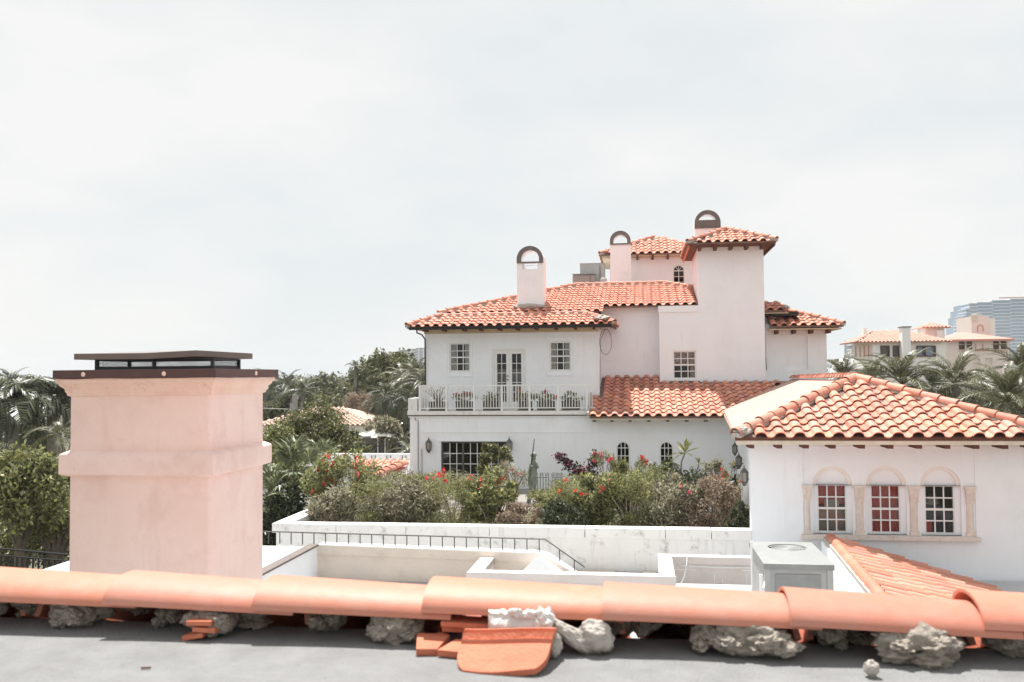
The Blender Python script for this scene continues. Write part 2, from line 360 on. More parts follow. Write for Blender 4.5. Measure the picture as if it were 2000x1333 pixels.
def capline(roof, a, b, r=.12, L_=.42, m='tile', name='ridge_tile', mortar=True, lift=.05, mw=.15, mh=.06):
    a,b = Vector(a),Vector(b); d = b-a; n = max(1,int(d.length/(L_*.9))); step = d.length/n; d.normalize()
    s = d.cross(Vector((0,0,1))).normalized(); up = s.cross(d)
    if up.z < 0: up = -up
    me = cap_tile(r*1.06, r*.9, step*1.1, m)
    if mortar:
        mb = MB(); c = [a-up*.02-s*mw, a-up*.02+s*mw, a+up*mh+s*mw*.6, a+up*mh-s*mw*.6]; c2 = [p+(b-a) for p in c]
        mb.add(c+c2, [(0,1,2,3)[::-1],(4,5,6,7),(0,1,5,4),(1,2,6,5),(2,3,7,6),(3,0,4,7)])
        mb.part('mortar_bed', 'mortar_light', roof)
    for k in range(n):
        p = a+d*step*k+up*(lift+random.uniform(-.006,.008))
        dd = (d-up*.03+s*random.gauss(0,.012)).normalized(); ss = dd.cross(up).normalized(); uu = ss.cross(dd)
        if uu.z < 0: uu = -uu
        inst(me, name, roof, frame(p,dd,uu.cross(dd),uu))
def finish_tiles(limit=290):
    for th, lst in TILES.items():
        lst.sort(key=lambda q:-q[0])
        for d, me, roof, mt in lst[:limit]: inst(me,'roof_tile',roof,mt)
        rest = lst[limit:]
        if rest:
            V=[];F=[];k=0; cache={}
            for d, me, roof, mt in rest:
                if me.name not in cache:
                    a=np.empty(len(me.vertices)*3); me.vertices.foreach_get('co',a); cache[me.name]=(a.reshape(-1,3),[tuple(p.vertices) for p in me.polygons])
                a,fs=cache[me.name]; mm=np.array(mt); V.append(a@mm[:3,:3].T+mm[:3,3]-np.array(ORG[th])); F+=[tuple(i+k for i in f) for f in fs]; k+=len(a)
            me2=bpy.data.meshes.new('roof_tile'); me2.from_pydata(np.concatenate(V).tolist(),[],F); me2.materials.append(M['tile_far'])
            me2.polygons.foreach_set('use_smooth',[True]*len(me2.polygons)); me2.set_sharp_from_angle(angle=R(40))
            o=bpy.data.objects.new('roof_tile',me2); COL.objects.link(o); o.parent=th; o['kind']='stuff'

# ---------------------------------------------------------------- windows
PANE = {}
def pane(parent, x0, x1, z0, z1, y, m='glass'):
    key=(round(x1-x0,3),round(z1-z0,3),m)
    if key not in PANE:
        hx,hz=(x1-x0)/2,(z1-z0)/2; PANE[key]=MB().box(-hx,hx,-.004,.004,-hz,hz).mesh('pane',m)
    q=Matrix.Translation(((x0+x1)/2,y,(z0+z1)/2))@Matrix.Rotation(random.gauss(0,.006),4,'Z')@Matrix.Rotation(random.gauss(0,.006),4,'X')
    return inst(PANE[key],'pane',parent,q)
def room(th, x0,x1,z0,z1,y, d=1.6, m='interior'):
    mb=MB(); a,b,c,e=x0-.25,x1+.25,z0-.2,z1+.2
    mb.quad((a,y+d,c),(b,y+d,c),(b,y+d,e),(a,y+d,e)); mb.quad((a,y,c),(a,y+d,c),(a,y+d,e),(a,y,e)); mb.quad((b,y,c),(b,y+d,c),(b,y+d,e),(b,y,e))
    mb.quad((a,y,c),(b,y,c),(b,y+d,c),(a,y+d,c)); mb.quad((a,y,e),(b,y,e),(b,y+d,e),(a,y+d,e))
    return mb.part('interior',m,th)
def sash_window(th, x0,x1,z0,z1, yf, cols=3, rows=4, fr=.05, bar=.022, rec=.06, yb=.25, name='window', m='paint_white', mid=True, label=None):
    """frame, bars and panes set rec behind the wall face yf; opening is x0..x1, z0..z1"""
    y=yf+rec; mb=MB()
    mb.box(x0+.001,x0+fr,y,y+.07,z0+.001,z1-.001); mb.box(x1-fr,x1-.001,y,y+.07,z0+.001,z1-.001); mb.box(x0+fr,x1-fr,y+.001,y+.069,z1-fr,z1-.001); mb.box(x0+fr,x1-fr,y-.012,y+.068,z0+.001,z0+fr*1.2)
    wdw=mb.part(name,m,th,label=label)
    X0,X1,Z0,Z1=x0+fr,x1-fr,z0+fr*1.2,z1-fr
    b=MB(); zm=(Z0+Z1)/2
    if mid: b.box(X0,X1,y+.008,y+.06,zm-bar*.9,zm+bar*.9)
    for i in range(1,cols):
        xx=X0+(X1-X0)*i/cols; b.box(xx-bar/2,xx+bar/2,y+.016,y+.052,Z0,Z1)
    for j in range(1,rows):
        if mid and j*2==rows: continue
        zz=Z0+(Z1-Z0)*j/rows; b.box(X0,X1,y+.018,y+.05,zz-bar/2,zz+bar/2)
    b.part('glazing_bars',m,wdw)
    for i in range(cols):
        for j in range(rows):
            g=bar/2+.001
            pane(wdw, X0+(X1-X0)*i/cols+g, X0+(X1-X0)*(i+1)/cols-g, Z0+(Z1-Z0)*j/rows+g, Z0+(Z1-Z0)*(j+1)/rows-g, y+.034)
    return wdw
def curtain(wdw, x0,x1,z0,z1,y, m, folds=5, amp=.02):
    mb=MB(); n=folds*4
    top=[(x0+(x1-x0)*k/n, y+amp*math.sin(k*math.pi/2+.4), z1) for k in range(n+1)]; bot=[(a,b_+.01*math.sin(a*9),z0) for a,b_,_ in top]
    mb.add(top+bot,[(k,k+1,n+2+k,n+1+k) for k in range(n)]); return mb.part('curtain',m,wdw,smooth=True)
def rafters(roof, pts, dx, z, hw=.045, hz=.06, m='wood'):
    me=MB().box(-hw,hw,0,dx,-hz,hz).mesh('rafter_tail',m)
    for x,y in pts: inst(me,'rafter_tail',roof,Matrix.Translation((x,y,z)))

# ================================================================ SETTING
def structure(mb, name, m, loc, smooth=False):
    o = mb.top(name, m, loc, smooth); o['kind'] = 'structure'; return o
g = MB(); g.quad((-3000,-400,-10),(3000,-400,-10),(3000,5000,-10),(-3000,5000,-10)); structure(g,'ground','ground',(0,0,-10))
g = MB(); g.quad((-30,44,-9.99),(-9,44,-9.99),(-9,58,-9.99),(-30,58,-9.99)); structure(g,'pavement','pavement',(-20,50,-9.99))

# ================================================================ NEAR ROOF (ridge of terracotta barrel tiles)
near = thing('near_roof','flat grey felt roof edge with a ridge of big terracotta tiles on crumbling mortar, closest to viewer','roof',(0,1.5,-.6))
mb = MB(); nx,ny = 140,60
for j in range(ny+1):
    for i in range(nx+1):
        x=-4+8*i/nx; y=-1.0+3.12*j/ny
        z=-.6+.004*mnoise.noise((x*1.7,y*1.7,3))+.0022*mnoise.noise((x*7,y*7,1))+.0012*mnoise.noise((x*23,y*23,5))
        mb.v.append((x,y,z))
mb.f=[(j*(nx+1)+i,j*(nx+1)+i+1,(j+1)*(nx+1)+i+1,(j+1)*(nx+1)+i) for j in range(ny) for i in range(nx)]; mb.m=[0]*len(mb.f)
mb.part('roof_surface','felt_grey',near,smooth=True)
MB().box(-4,4,-1,2.1,-2.2,-.66).part('roof_slab','felt_grey',near)
MB().prism([(2.14,-.608),(5.2,-1.716),(5.2,-1.82),(2.14,-.71)],'x',-4,4).part('roof_deck','mortar',near)
MB().box(-4,4,4.9,5.1,-4.2,-1.85).part('rear_wall','stucco',near)
# field tiles running down the far side
d = Vector((0,.94,-.34)).normalized(); up = Vector((0,.34,.94)).normalized()
ft = cap_tile(.082,.092,.46,'ridge_tile',.014)
for i in range(-13,9):
    for j in range(7):
        x=.070+.187*i+random.uniform(-.008,.008); p=Vector((x,2.115,-.592))+d*(.40*j+(.012 if j else 0))-up*.004*(j%2)
        yy=Vector((1,0,0)).cross(d)
        inst(ft,'roof_tile',near,frame(p,d,up.cross(d),up))
# ridge tiles
RT = []
xs=[-2.03,-1.64,-1.25,-.885,-.49,-.09,.305,.69,1.08]
rt = cap_tile(.104,.091,.46,'ridge_tile',.013,14)
for k,x in enumerate(xs):
    dd=Vector((1,random.uniform(-.012,.012),-.030+random.uniform(-.008,.006))).normalized()
    p=Vector((x,2.095+random.uniform(-.006,.006),-.528+random.uniform(-.003,.004)))
    yy=Vector((0,1,0)); zz=dd.cross(yy)
    mt=frame(p,dd,yy,zz)@Matrix.Diagonal((1,1,.52,1))
    inst(rt,'ridge_tile',near,mt)
def rock(mb, c, r, seed, sub=4, amp=.35, freq=1.6):
    bm = bmesh.new(); bmesh.ops.create_icosphere(bm, subdivisions=sub, radius=1)
    vs=[]
    for v in bm.verts:
        p=v.co.copy(); q=p*freq+Vector((seed*7.3,seed*3.1,seed))
        h=mnoise.fractal(q,.9,2.1,5)*amp + (abs(mnoise.noise(q*1.3))-.2)*amp*.9 + mnoise.voronoi(q*1.7)[0][0]*amp*.55
        p=p*(1+h); vs.append((c[0]+p.x*r[0],c[1]+p.y*r[1],c[2]+p.z*r[2]))
    mb.add(vs,[[v.index for v in f.verts] for f in bm.faces]); bm.free()
# mortar lumps under the ridge: (x, y, width, depth, height)
for k,(x,y,wd,hh,cl) in enumerate([(-1.37,2.03,.052,.060,1),(-1.01,2.0,.050,.055,2),(-.555,2.0,.052,.058,3),(.145,2.0,.035,.05,2),(.225,1.985,.068,.058,3),(.575,1.975,.070,.060,4),
     (-1.55,2.12,.04,.045,2),(-1.28,2.15,.035,.035,2),(-.05,2.12,.045,.05,2),(.0,2.08,.028,.04,1),(.46,2.13,.05,.05,2),(.76,2.04,.035,.035,2),(-1.66,2.09,.05,.055,2),(-.74,2.05,.034,.04,2),(-1.14,2.06,.03,.035,2),(.40,2.05,.03,.035,2),(-.93,2.07,.03,.03,1),(.93,2.05,.05,.05,2),(.86,2.04,.05,.05,2)]):
    mb=MB()
    rock(mb,(x,y+.058,-.565),(wd*1.05,.05,hh*.70),k+1.3,5,.34,1.3)
    for q in range(cl*3):
        a=random.uniform(-1,1); s=random.uniform(.25,.55)
        rock(mb,(x+a*wd*.9,y+.05+random.uniform(-.025,.01)-.014,-.578+random.uniform(-.015,.024)),(wd*s,.028*s+.012,hh*s*.6),k*5+q+.7,4,.42,1.7)
    mb.part('mortar_lump','mortar',near,smooth=True)
# red shards bedded in one mortar lump
mb=MB()
for (a,b,c,e) in ((-1.035,-.975,-.553,1.5),(-1.02,-.965,-.568,-2),(-1.045,-.995,-.584,10)):
    mb.obox(((a+b)/2,1.992,c-.006),Matrix.Rotation(R(-e),3,'Y')@Vector((1,0,0)),(0,1,0),Matrix.Rotation(R(-e),3,'Y')@Vector((0,0,1)),(b-a)/2,.016,.005)
mb.part('tile_shard','tile_broken',near)
mb=MB(); nu,nv=22,9
for v in range(nv+1):
    for u in range(nu+1):
        a,b=u/nu,v/nv; e=min(1,min(a,1-a)*9)**.5; x=-.338+.125*a+.006*(1-b)*math.sin(a*9); z=-.574+.010*math.cos(a*3.1)*(1-b)+.058*b+.007*b*mnoise.noise((a*14,b*3,2)); y=1.992-.034*e*(.55+.45*math.sin(math.pi*min(1,b*1.15)))+.003*mnoise.noise((a*11,b*6,7))
        mb.v.append((x,y,z))
mb.f=[(v*(nu+1)+u,v*(nu+1)+u+1,(v+1)*(nu+1)+u+1,(v+1)*(nu+1)+u) for v in range(nv) for u in range(nu)]
k0=len(mb.v); mb.v+=[(x,2.03,z) for x,y,z in mb.v[:k0]]; mb.f+=[tuple(q+k0 for q in f[::-1]) for f in mb.f]
ed=list(range(nu+1))+[v*(nu+1)+nu for v in range(1,nv+1)]+[nv*(nu+1)+u for u in range(nu-1,-1,-1)]+[v*(nu+1) for v in range(nv-1,0,-1)]
mb.f+=[(a,a+k0,b+k0,b) for a,b in zip(ed,ed[1:]+ed[:1])]; mb.m=[0]*len(mb.f)
for q in range(5): rock(mb,(-.30+.10*random.random(),1.972,-.516+random.uniform(-.004,.006)),(.014*random.uniform(.6,1.3),.006,.006),90+q,3,.4,2)
rock(mb,(-.218,1.985,-.536),(.022,.026,.026),19.4,4,.4,2)
mb.part('plaster_patch','plaster',near,smooth=True)
# loose pieces lying on the felt
mb=MB(); n=26; prof=[]
def bt_shape():
    W,H=.200,.125; rows=26; cols=14; V=[]
    for j in range(rows+1):
        t=j/rows
        for i in range(cols+1):
            s=2*i/cols-1
            if t<.45: hw=.5-.04*t
            else: hw=.482-.11*((t-.45)/.55)**4
            x=s*hw*W; y=-t*H-(.012*math.cos(s*1.4)*(t>.9)); z=.006*math.sin(s*1.5)+ .012*(1-t)+.010*(math.exp(-((t-.10)/.03)**2)+math.exp(-((t-.24)/.03)**2)+math.exp(-((t-.37)/.025)**2)) - .010*t*t
            V.append((x,y,z))
    return V,rows,cols
V,rw,cl=bt_shape(); q=cl+1; nV=len(V)
F=[(j*q+i,(j+1)*q+i,(j+1)*q+i+1,j*q+i+1) for j in range(rw) for i in range(cl)]
F2=[tuple(k+nV for k in f[::-1]) for f in F]
ed=[j*q for j in range(rw+1)]+[rw*q+i for i in range(1,q)]+[j*q+cl for j in range(rw-1,-1,-1)]+[i for i in range(cl-1,0,-1)]
SIDE=[(ed[k],ed[k]+nV,ed[(k+1)%len(ed)]+nV,ed[(k+1)%len(ed)]) for k in range(len(ed))]
Tm=Matrix.Translation((-.283,1.955,-.553))@Matrix.Rotation(R(-4),4,'Z')@Matrix.Rotation(R(13),4,'X')
vv=[tuple(Tm@Vector(p)) for p in V]+[tuple(Tm@(Vector(p)-Vector((0,0,.013)))) for p in V]
mb.add(vv,F+F2+SIDE)
mb.top('broken_tile','tile_broken',(-.283,1.9,-.6),smooth=True,label='largest broken terracotta tile with ribbed top and rounded lower edge lying on grey felt',category='broken tile')
mb=MB(); Tm=Matrix.Translation((-.463,1.985,-.588))@Matrix.Rotation(R(18),4,'Z')@Matrix.Rotation(R(10),4,'X')
P2=[(-.038,-.045),(.006,-.052),(.04,.012),(.03,.03),(.004,.024),(-.03,.032)]
vv=[tuple(Tm@Vector((a,b,.010+.2*b*b*10*.2))) for a,b in P2]+[tuple(Tm@Vector((a,b,-.004))) for a,b in P2]; k=len(P2)
mb.add(vv,[tuple(range(k)),tuple(range(k,2*k))[::-1]]+[(i,k+i,k+(i+1)%k,(i+1)%k) for i in range(k)])
mb.top('tile_fragment','tile_broken',(-.46,1.98,-.6),label='small curved terracotta fragment leaning left of the large broken tile',category='tile fragment')
mb=MB(); Tm=Matrix.Translation((-.405,1.955,-.590))@Matrix.Rotation(R(-6),4,'Z')@Matrix.Rotation(R(6),4,'X')
P2=[(-.03,-.03),(.04,-.034),(.045,.03),(-.008,.034)]
vv=[tuple(Tm@Vector((a,b,.008))) for a,b in P2]+[tuple(Tm@Vector((a,b,-.006))) for a,b in P2]; k=4
mb.add(vv,[tuple(range(k)),tuple(range(k,2*k))[::-1]]+[(i,k+i,k+(i+1)%k,(i+1)%k) for i in range(k)])
mb.top('tile_fragment','tile_broken',(-.40,1.95,-.6),label='flat four-sided terracotta chip tucked under the left side of the large broken tile',category='tile fragment')
mb=MB()
for zz,dy in ((-.552,0),(-.566,.012)): mb.obox((-.385,2.03+dy,zz),(1,.1,-.05),(0,1,0),(0,0,1),.06,.03,.005)
mb.part('tile_shard','tile_broken',near)
for k,(x,y,z,rr,ang,lab) in enumerate([(-.150,1.985,-.566,(.046,.022,.017),35,'pale flat mortar slab tipped sideways right of the white plaster patch'),(-.105,1.99,-.565,(.036,.026,.032),10,'rounded mortar chunk right of the tipped pale slab under the ridge'),(-.195,1.95,-.572,(.022,.02,.026),0,'crumbly pale mortar lump at right edge of the large broken tile')]):
    mb=MB(); rock(mb,(0,0,0),rr,30+k,5,.25,1.2)
    Tm=Matrix.Translation((x,y,z))@Matrix.Rotation(R(ang),4,'Y'); mb.v=[tuple(Tm@Vector(p)) for p in mb.v]
    mb.top('mortar_chunk','mortar_light',(x,y,-.6),smooth=True,label=lab,category='mortar chunk')
mb=MB(); rock(mb,(.445,1.905,-.586),(.013,.012,.014),51,4,.3,1.5)
mb.top('pebble','mortar_light',(.445,1.905,-.6),smooth=True,label='single small pale pebble lying on grey felt in front of the ridge',category='pebble')
mb=MB(); mb.obox((-1.02,1.78,-.597),(.97,.2,0),(-.2,.97,0),(0,0,1),.010,.0018,.0015)
mb.top('twig','wood',(-1.02,1.78,-.6),label='tiny dark twig lying on the grey felt at left',category='twig')

# ================================================================ PINK CHIMNEY
ch = thing('pink_chimney','wide pink stucco chimney with dark red metal flashing and flat cap behind the ridge','chimney',(-3.8,7,-3.44))
x0,x1,y0,y1=-4.37,-3.22,6.5,7.49
def rounded(mb,x0,x1,y0,y1,z0,z1,r=.03):
    pts=[]
    for cx,cy,a in ((x1-r,y0+r,-90),(x1-r,y1-r,0),(x0+r,y1-r,90),(x0+r,y0+r,180)):
        for k in range(4): t=R(a+30*k); pts.append((cx+r*math.cos(t),cy+r*math.sin(t)))
    mb.prism(pts,'z',z0,z1)
mb=MB(); rounded(mb,x0,x1,y0,y1,-3.44,-.02,.025); mb.part('shaft','pink',ch,smooth=True)
mb=MB()
def ringprof(prof):                               # moulding swept round the shaft: (outset, z)
    V=[];F=[];n=len(prof)
    cs=[(x0,y0,-1,-1),(x1,y0,1,-1),(x1,y1,1,1),(x0,y1,-1,1)]
    seg=16
    for c in range(4):
        a=cs[c]; b=cs[(c+1)%4]
        for k in range(seg):
            t=k/seg
            for o,z in prof:
                j=.006*mnoise.noise((a[0]*3+t*5+c*9,z*4,c))
                ax,ay=a[0]+a[2]*o,a[1]+a[3]*o; bx,by=b[0]+b[2]*o,b[1]+b[3]*o
                V.append((ax+(bx-ax)*t,ay+(by-ay)*t,z+j))
    T=4*seg
    for i in range(T):
        for k in range(n-1): F.append((i*n+k,((i+1)%T)*n+k,((i+1)%T)*n+k+1,i*n+k+1))
    return V,F
mb=MB(); mb.add(*ringprof([(-.01,-.75),(.042,-.735),(.052,-.725),(.052,-.585),(.045,-.572),(0,-.55),(-.01,-.548)])); mb.part('band','pink',ch,smooth=True)
mb=MB(); mb.add(*ringprof([(-.01,-.135),(.012,-.125),(.016,-.105),(.022,-.10),(.026,-.075),(.05,-.052),(.055,-.035),(.07,-.03),(.072,.002),(-.2,.004)])); mb.part('cornice','pink_trim',ch,smooth=True)
o_=.085
mb=MB(); mb.box(x0-o_,x1+o_,y0-o_,y1+o_+.03,.004,.066); fl=mb.part('metal_flashing','flashing',ch)
MB().box(x0-o_+.002,x1+o_-.002,y0-o_+.002,y1+o_+.028,.066,.069).part('flashing_top','lid_metal',ch)
sc_=MB().lathe((0,0,0),[(.016,0),(.018,.004),(.012,.010),(.004,.011)],10).mesh('screw','pink_trim')
for p,rz in (((-4.20,y0-o_,.035),0),((-3.545,y0-o_,.035),0),((x1+o_,7.13,.035),90)):
    inst(sc_,'screw',fl,Matrix.Translation(p)@Matrix.Rotation(R(rz),4,'Z')@Matrix.Rotation(R(90),4,'X'))
sx0,sx1,sy0,sy1=-4.22,-3.26,6.62,7.08
mb=MB()
for (x,y) in ((sx0,sy0),(sx1,sy0),(sx1,sy1),(sx0,sy1),((sx0+sx1)/2,sy0)): mb.box(x-.012,x+.012,y-.012,y+.012,.069,.15)
for y in (sy0,sy1): mb.box(sx0,sx1,y-.008,y+.008,.069,.095); mb.box(sx0,sx1,y-.006,y+.006,.138,.150)
for x in (sx0,sx1): mb.box(x-.007,x+.007,sy0,sy1,.07,.096); mb.box(x-.006,x+.006,sy0,sy1,.139,.151)
mb.part('screen_frame','black_metal',ch)
mb=MB(); t=.0016
def lattice(p0,ax,wd,h,z0,n):
    for k in range(-int(n*h/wd)-1,n+1):
        for sg in (1,-1):
            a=wd*k/n; b=a+h
            a2,b2=max(a,0),min(b,wd)
            if b2<=a2: continue
            za,zb=z0+(a2-a),z0+(b2-a)
            if sg<0: a3,b3=wd-a2,wd-b2
            else: a3,b3=a2,b2
            p=Vector(p0); mb.tube([p+Vector(ax)*a3+Vector((0,0,za)),p+Vector(ax)*b3+Vector((0,0,zb))],t,3,cap=False)
lattice((sx0,sy0,0),(1,0,0),sx1-sx0,.045,.095,44); lattice((sx1,sy0,0),(0,1,0),sy1-sy0,.045,.095,22)
lattice((sx0,sy1,0),(1,0,0),sx1-sx0,.045,.095,44); lattice((sx0,sy0,0),(0,1,0),sy1-sy0,.045,.095,22)
mb.part('mesh_screen','black_metal',ch)
MB().box(sx0+.1,sx1-.1,sy0+.1,sy1-.1,.02,.085).part('flue','black_metal',ch)
LX0,LX1,LY0,LY1=-4.37,-3.20,6.55,7.17
up_=[(LX0,LY0,.158),(-3.78,LY0,.156),(-3.6,LY0,.163),(-3.34,LY0-.02,.172),(LX1+.02,LY1,.160),(-3.7,LY1,.158),(LX0,LY1,.158)]
mb=MB(); k=len(up_); mb.add([(a,b,c-.006) for a,b,c in up_]+[(a,b,c+.040) for a,b,c in up_]+[(-3.75,7.0,.225)],[tuple(range(k))[::-1]]+[(i,(i+1)%k,k+(i+1)%k,k+i) for i in range(k)]+[(k+i,k+(i+1)%k,2*k) for i in range(k)])
mb.part('chimney_cap','lid_metal',ch)

# ================================================================ FLAT ROOFS BETWEEN
fb = thing('flat_roof_building','low white flat roofed building with beige parapet walls below the garden terrace','building',(0,10,-4.2))
MB().box(-5.5,7.4,5.1,15.0,-4.2,-3.44).part('roof_deck','roof_floor',fb)
MB().box(-8.8,7.4,15.2,18.45,-4.3,-3.96).part('walkway','white_roof',fb)
mb=MB(); mb.prism([(-5.48,-3.44),(-1.05,-3.44),(-1.05,-3.3),(-1.56,-2.97),(-1.75,-2.93),(-5.48,-2.86)],'y',15.0,15.2); bw=mb.part('beige_wall','beige',fb)
mb=MB()
for i in range(12):
    a=-5.48+i*.315; mb.add([(a,14.975,-3.01-.005*i),(a+.315,14.975,-3.015-.005*i),(a+.315,14.975,-2.863-.006*(i+1)),(a,14.975,-2.863-.006*i),(a,15.0,-3.01-.005*i),(a+.315,15.0,-3.015-.005*i),(a+.315,15.01,-2.863-.006*(i+1)),(a,15.01,-2.863-.006*i)],[(0,1,2,3),(3,2,6,7),(0,4,5,1)])
mb.part('wall_coping','beige',bw)
mb=MB(); mb.prism([(-3.3,-1.0),(-3.3,-1.0)],'y',0,0) if False else None
MB().prism([(-5.48,-2.845),(-1.74,-2.918),(-1.54,-2.955),(-1.03,-3.285),(-1.03,-3.31),(-1.56,-2.972),(-1.75,-2.934),(-5.48,-2.864)],'y',14.985,15.215).part('wall_top','stucco_dirty',bw)
MB().box(-5.62,-5.48,9.0,15.0,-3.6,-2.875).part('side_wall','stucco_pinkish',fb)
mb=MB(); mb.prism([(-5.63,-2.872),(-5.46,-2.872),(-5.46,-2.84),(-5.63,-2.84)],'y',9.0,14.99); mb.part('metal_edge','lid_metal',fb)
for k,(a,b) in enumerate(((9.0,11.2),(11.215,12.6),(12.615,13.9),(13.915,15.3))): MB().box(-9.2,-5.64,a,b,-3.4,-2.93-.004*k).part('roof_panel','white_roof',fb)
# U shaped parapet
mb=MB(); mb.box(-2.66,.47,13.80,14.0,-3.439,-3.0); mb.box(-2.66,-2.44,14.0,14.97,-3.439,-3.001); mb.box(.25,.47,14.0,15.52,-3.439,-3.001); mb.box(.47,2.5,15.32,15.52,-3.439,-3.002)
up2=mb.part('parapet','parapet_paint',fb)
mb=MB(); mb.box(-2.675,.485,13.785,13.80,-3.12,-2.998); mb.box(.485,2.5,15.305,15.32,-3.12,-2.999); mb.part('parapet_band','parapet_paint',up2)
MB().box(-2.44,-2.43,14.3,14.97,-3.1,-3.003).part('stain_patch','mortar_light',up2)
mb=MB(); mb.add([(-1.95,14.35,-3.2),(-1.3,14.35,-3.2),(-1.3,14.95,-3.2),(-1.95,14.95,-3.2),(-1.63,14.5,-2.86)],[(0,1,4),(1,2,4),(2,3,4),(3,0,4),(3,2,1,0)]); mb.part('skylight','stucco',fb)
for k in range(2):
    a=((-1.25,-.55),(.0,.25))[k]; MB().box(a[0],a[1],17.9,18.45,-3.96,-3.925).part('patch_slab','fascia',fb)
# thin cables on the recessed parapet
mb=MB(); mb.tube([(.55,15.29,-3.06),(.62,15.28,-3.14),(1.2,15.28,-3.16),(2.0,15.28,-3.15)],.008,5); mb.tube([(.72,15.28,-3.0),(.70,15.2,-3.12),(.66,15.15,-3.3),(.58,15.1,-3.42)],.010,5); mb.part('cable','paint_white',fb)
for (a,b,c,e) in ((.47,.85,-3.22,-3.21),(.75,.76,-3.22,-3.13),(1.6,1.75,-3.21,-3.20),(1.74,1.755,-3.42,-3.2),(1.66,1.67,-3.42,-3.25),(1.15,1.16,-3.42,-3.28),(1.28,1.29,-3.42,-3.34),(2.1,2.11,-3.42,-3.2)): MB().box(a,b,15.312,15.32,c,e).part('sealant_line','stucco',up2)
# handrail
hr = thing('handrail','thin dark handrail with short pickets along the beige parapet, sloping down at one end','railing',(-3.5,15.1,-2.9))
mb=MB(); mb.tube([(-6.5,15.1,-2.66),(-1.6,15.1,-2.715),(-.95,15.1,-3.16)],.011,5); mb.part('top_rail','rail_metal',hr)
pk=MB().tube([(0,0,0),(0,0,.2)],.010,5).mesh('picket','rail_metal'); x=-6.4
while x<-1.6:
    inst(pk,'picket',hr,Matrix.Translation((x,15.1,-2.87-.0135*(x+5.9)))); x+=.2045
for x,z in ((-1.36,-3.08),(-1.12,-3.24)): inst(pk,'picket',hr,Matrix.Translation((x,15.1,z)))
# AC unit
ac = thing('air_conditioner','pale grey rooftop air conditioner box with round fan grille on top','air conditioner',(2,13.1,-3.44))
MB().box(1.60,2.44,12.45,14.0,-3.40,-2.56).part('cabinet','ac_grey',ac,bevel=.02)
mb=MB()
ox,oy,rr=2.05,13.58,.27
ring=[(ox+rr*math.cos(2*math.pi*k/32),oy+rr*math.sin(2*math.pi*k/32)) for k in range(32)]
sq=[]
for k in range(32):
    t=2*math.pi*k/32; c,s_=math.cos(t),math.sin(t); m_=max(abs(c),abs(s_)); sq.append((2.02+.45*c/m_,13.225+.81*s_/m_))
mb.add([(a,b,-2.50) for a,b in ring]+[(a,b,-2.505) for a,b in sq]+[(a,b,-2.57) for a,b in ring]+[(a,b,-2.575) for a,b in sq],[(k,32+k,32+(k+1)%32,(k+1)%32) for k in range(32)]+[(32+k,96+k,96+(k+1)%32,32+(k+1)%32) for k in range(32)]+[(64+k,k,(k+1)%32,64+(k+1)%32) for k in range(32)])
mb.part('top_panel','ac_white',ac,smooth=True)
MB().lathe((ox,oy,-2.66),[(.26,0),(.26,.09)],24).part('fan_well','black_metal',ac)
mb=MB()
for rad in (.05,.09,.13,.17,.21,.26): mb.tube([(ox+rad*math.cos(2*math.pi*k/24),oy+rad*math.sin(2*math.pi*k/24),-2.515) for k in range(25)],.0045,4)
for k in range(6): a=math.pi*k/6; mb.tube([(ox-.26*math.cos(a),oy-.26*math.sin(a),-2.52),(ox+.26*math.cos(a),oy+.26*math.sin(a),-2.52)],.005,4)
mb.part('fan_grille','ac_grey',ac)
mb=MB()
for k in range(5):
    a=2*math.pi*k/5; c,s_=math.cos(a),math.sin(a); mb.obox((ox+.14*c,oy+.14*s_,-2.545),(c,s_,0),(-s_*.9,c*.9,.4),(0,0,1),.10,.06,.004)
mb.part('fan_blade','cap_metal',ac)
mb=MB(); mb.box(1.72,2.30,12.435,12.45,-3.36,-2.64); mb.part('front_panel','ac_white',ac)
for q in (1.585,2.38): MB().box(q,q+.075,12.43,12.50,-3.44,-2.57).part('corner_post','ac_grey',ac)
mb=MB(); mb.tube([(1.52,12.3,-3.44),(1.52,12.3,-2.62)],.022,8); mb.tube([(1.44,12.6,-3.44),(1.44,12.6,-2.25)],.014,8); mb.tube([(1.555,12.35,-3.44),(1.555,12.35,-2.8),(1.60,12.5,-2.75)],.014,8); mb.part('pipe','paint_white',ac)

# ================================================================ GARDEN TERRACE
ter = thing('garden_terrace','roof garden terrace of white parapet walls with stained coping, full of shrubs','terrace',(-2.8,23,-3.95))
MB().box(-7.7,2.3,18.72,29,-3.95,-3.62).part('terrace_floor','paving_light',ter)
mb=MB(); mb.box(-7.68,2.12,18.52,18.72,-3.95,-3.28); mb.part('front_wall','stucco_dirty',ter)
cpx=[-7.76,-6.35,-4.85,-3.1,-1.15,.45,1.35,2.125]
for a,b in zip(cpx,cpx[1:]): MB().box(a+.006,b-.006,18.47,18.78,-3.278,-3.08+random.uniform(-.004,.003)).part('coping_block','stucco_dirty',ter,bevel=.008)
MB().box(-7.68,-7.45,18.72,29.0,-4.6,-3.29).part('left_wall','stucco_dirty',ter)
ys=[18.78]+[19.6+.95*k for k in range(10)]+[28.98]
for a,b in zip(ys,ys[1:]): MB().box(-7.76,-7.40,a+.006,b-.006,-3.288,-3.08+random.uniform(-.006,.006)).part('coping_block','stucco_dirty',ter,bevel=.008)

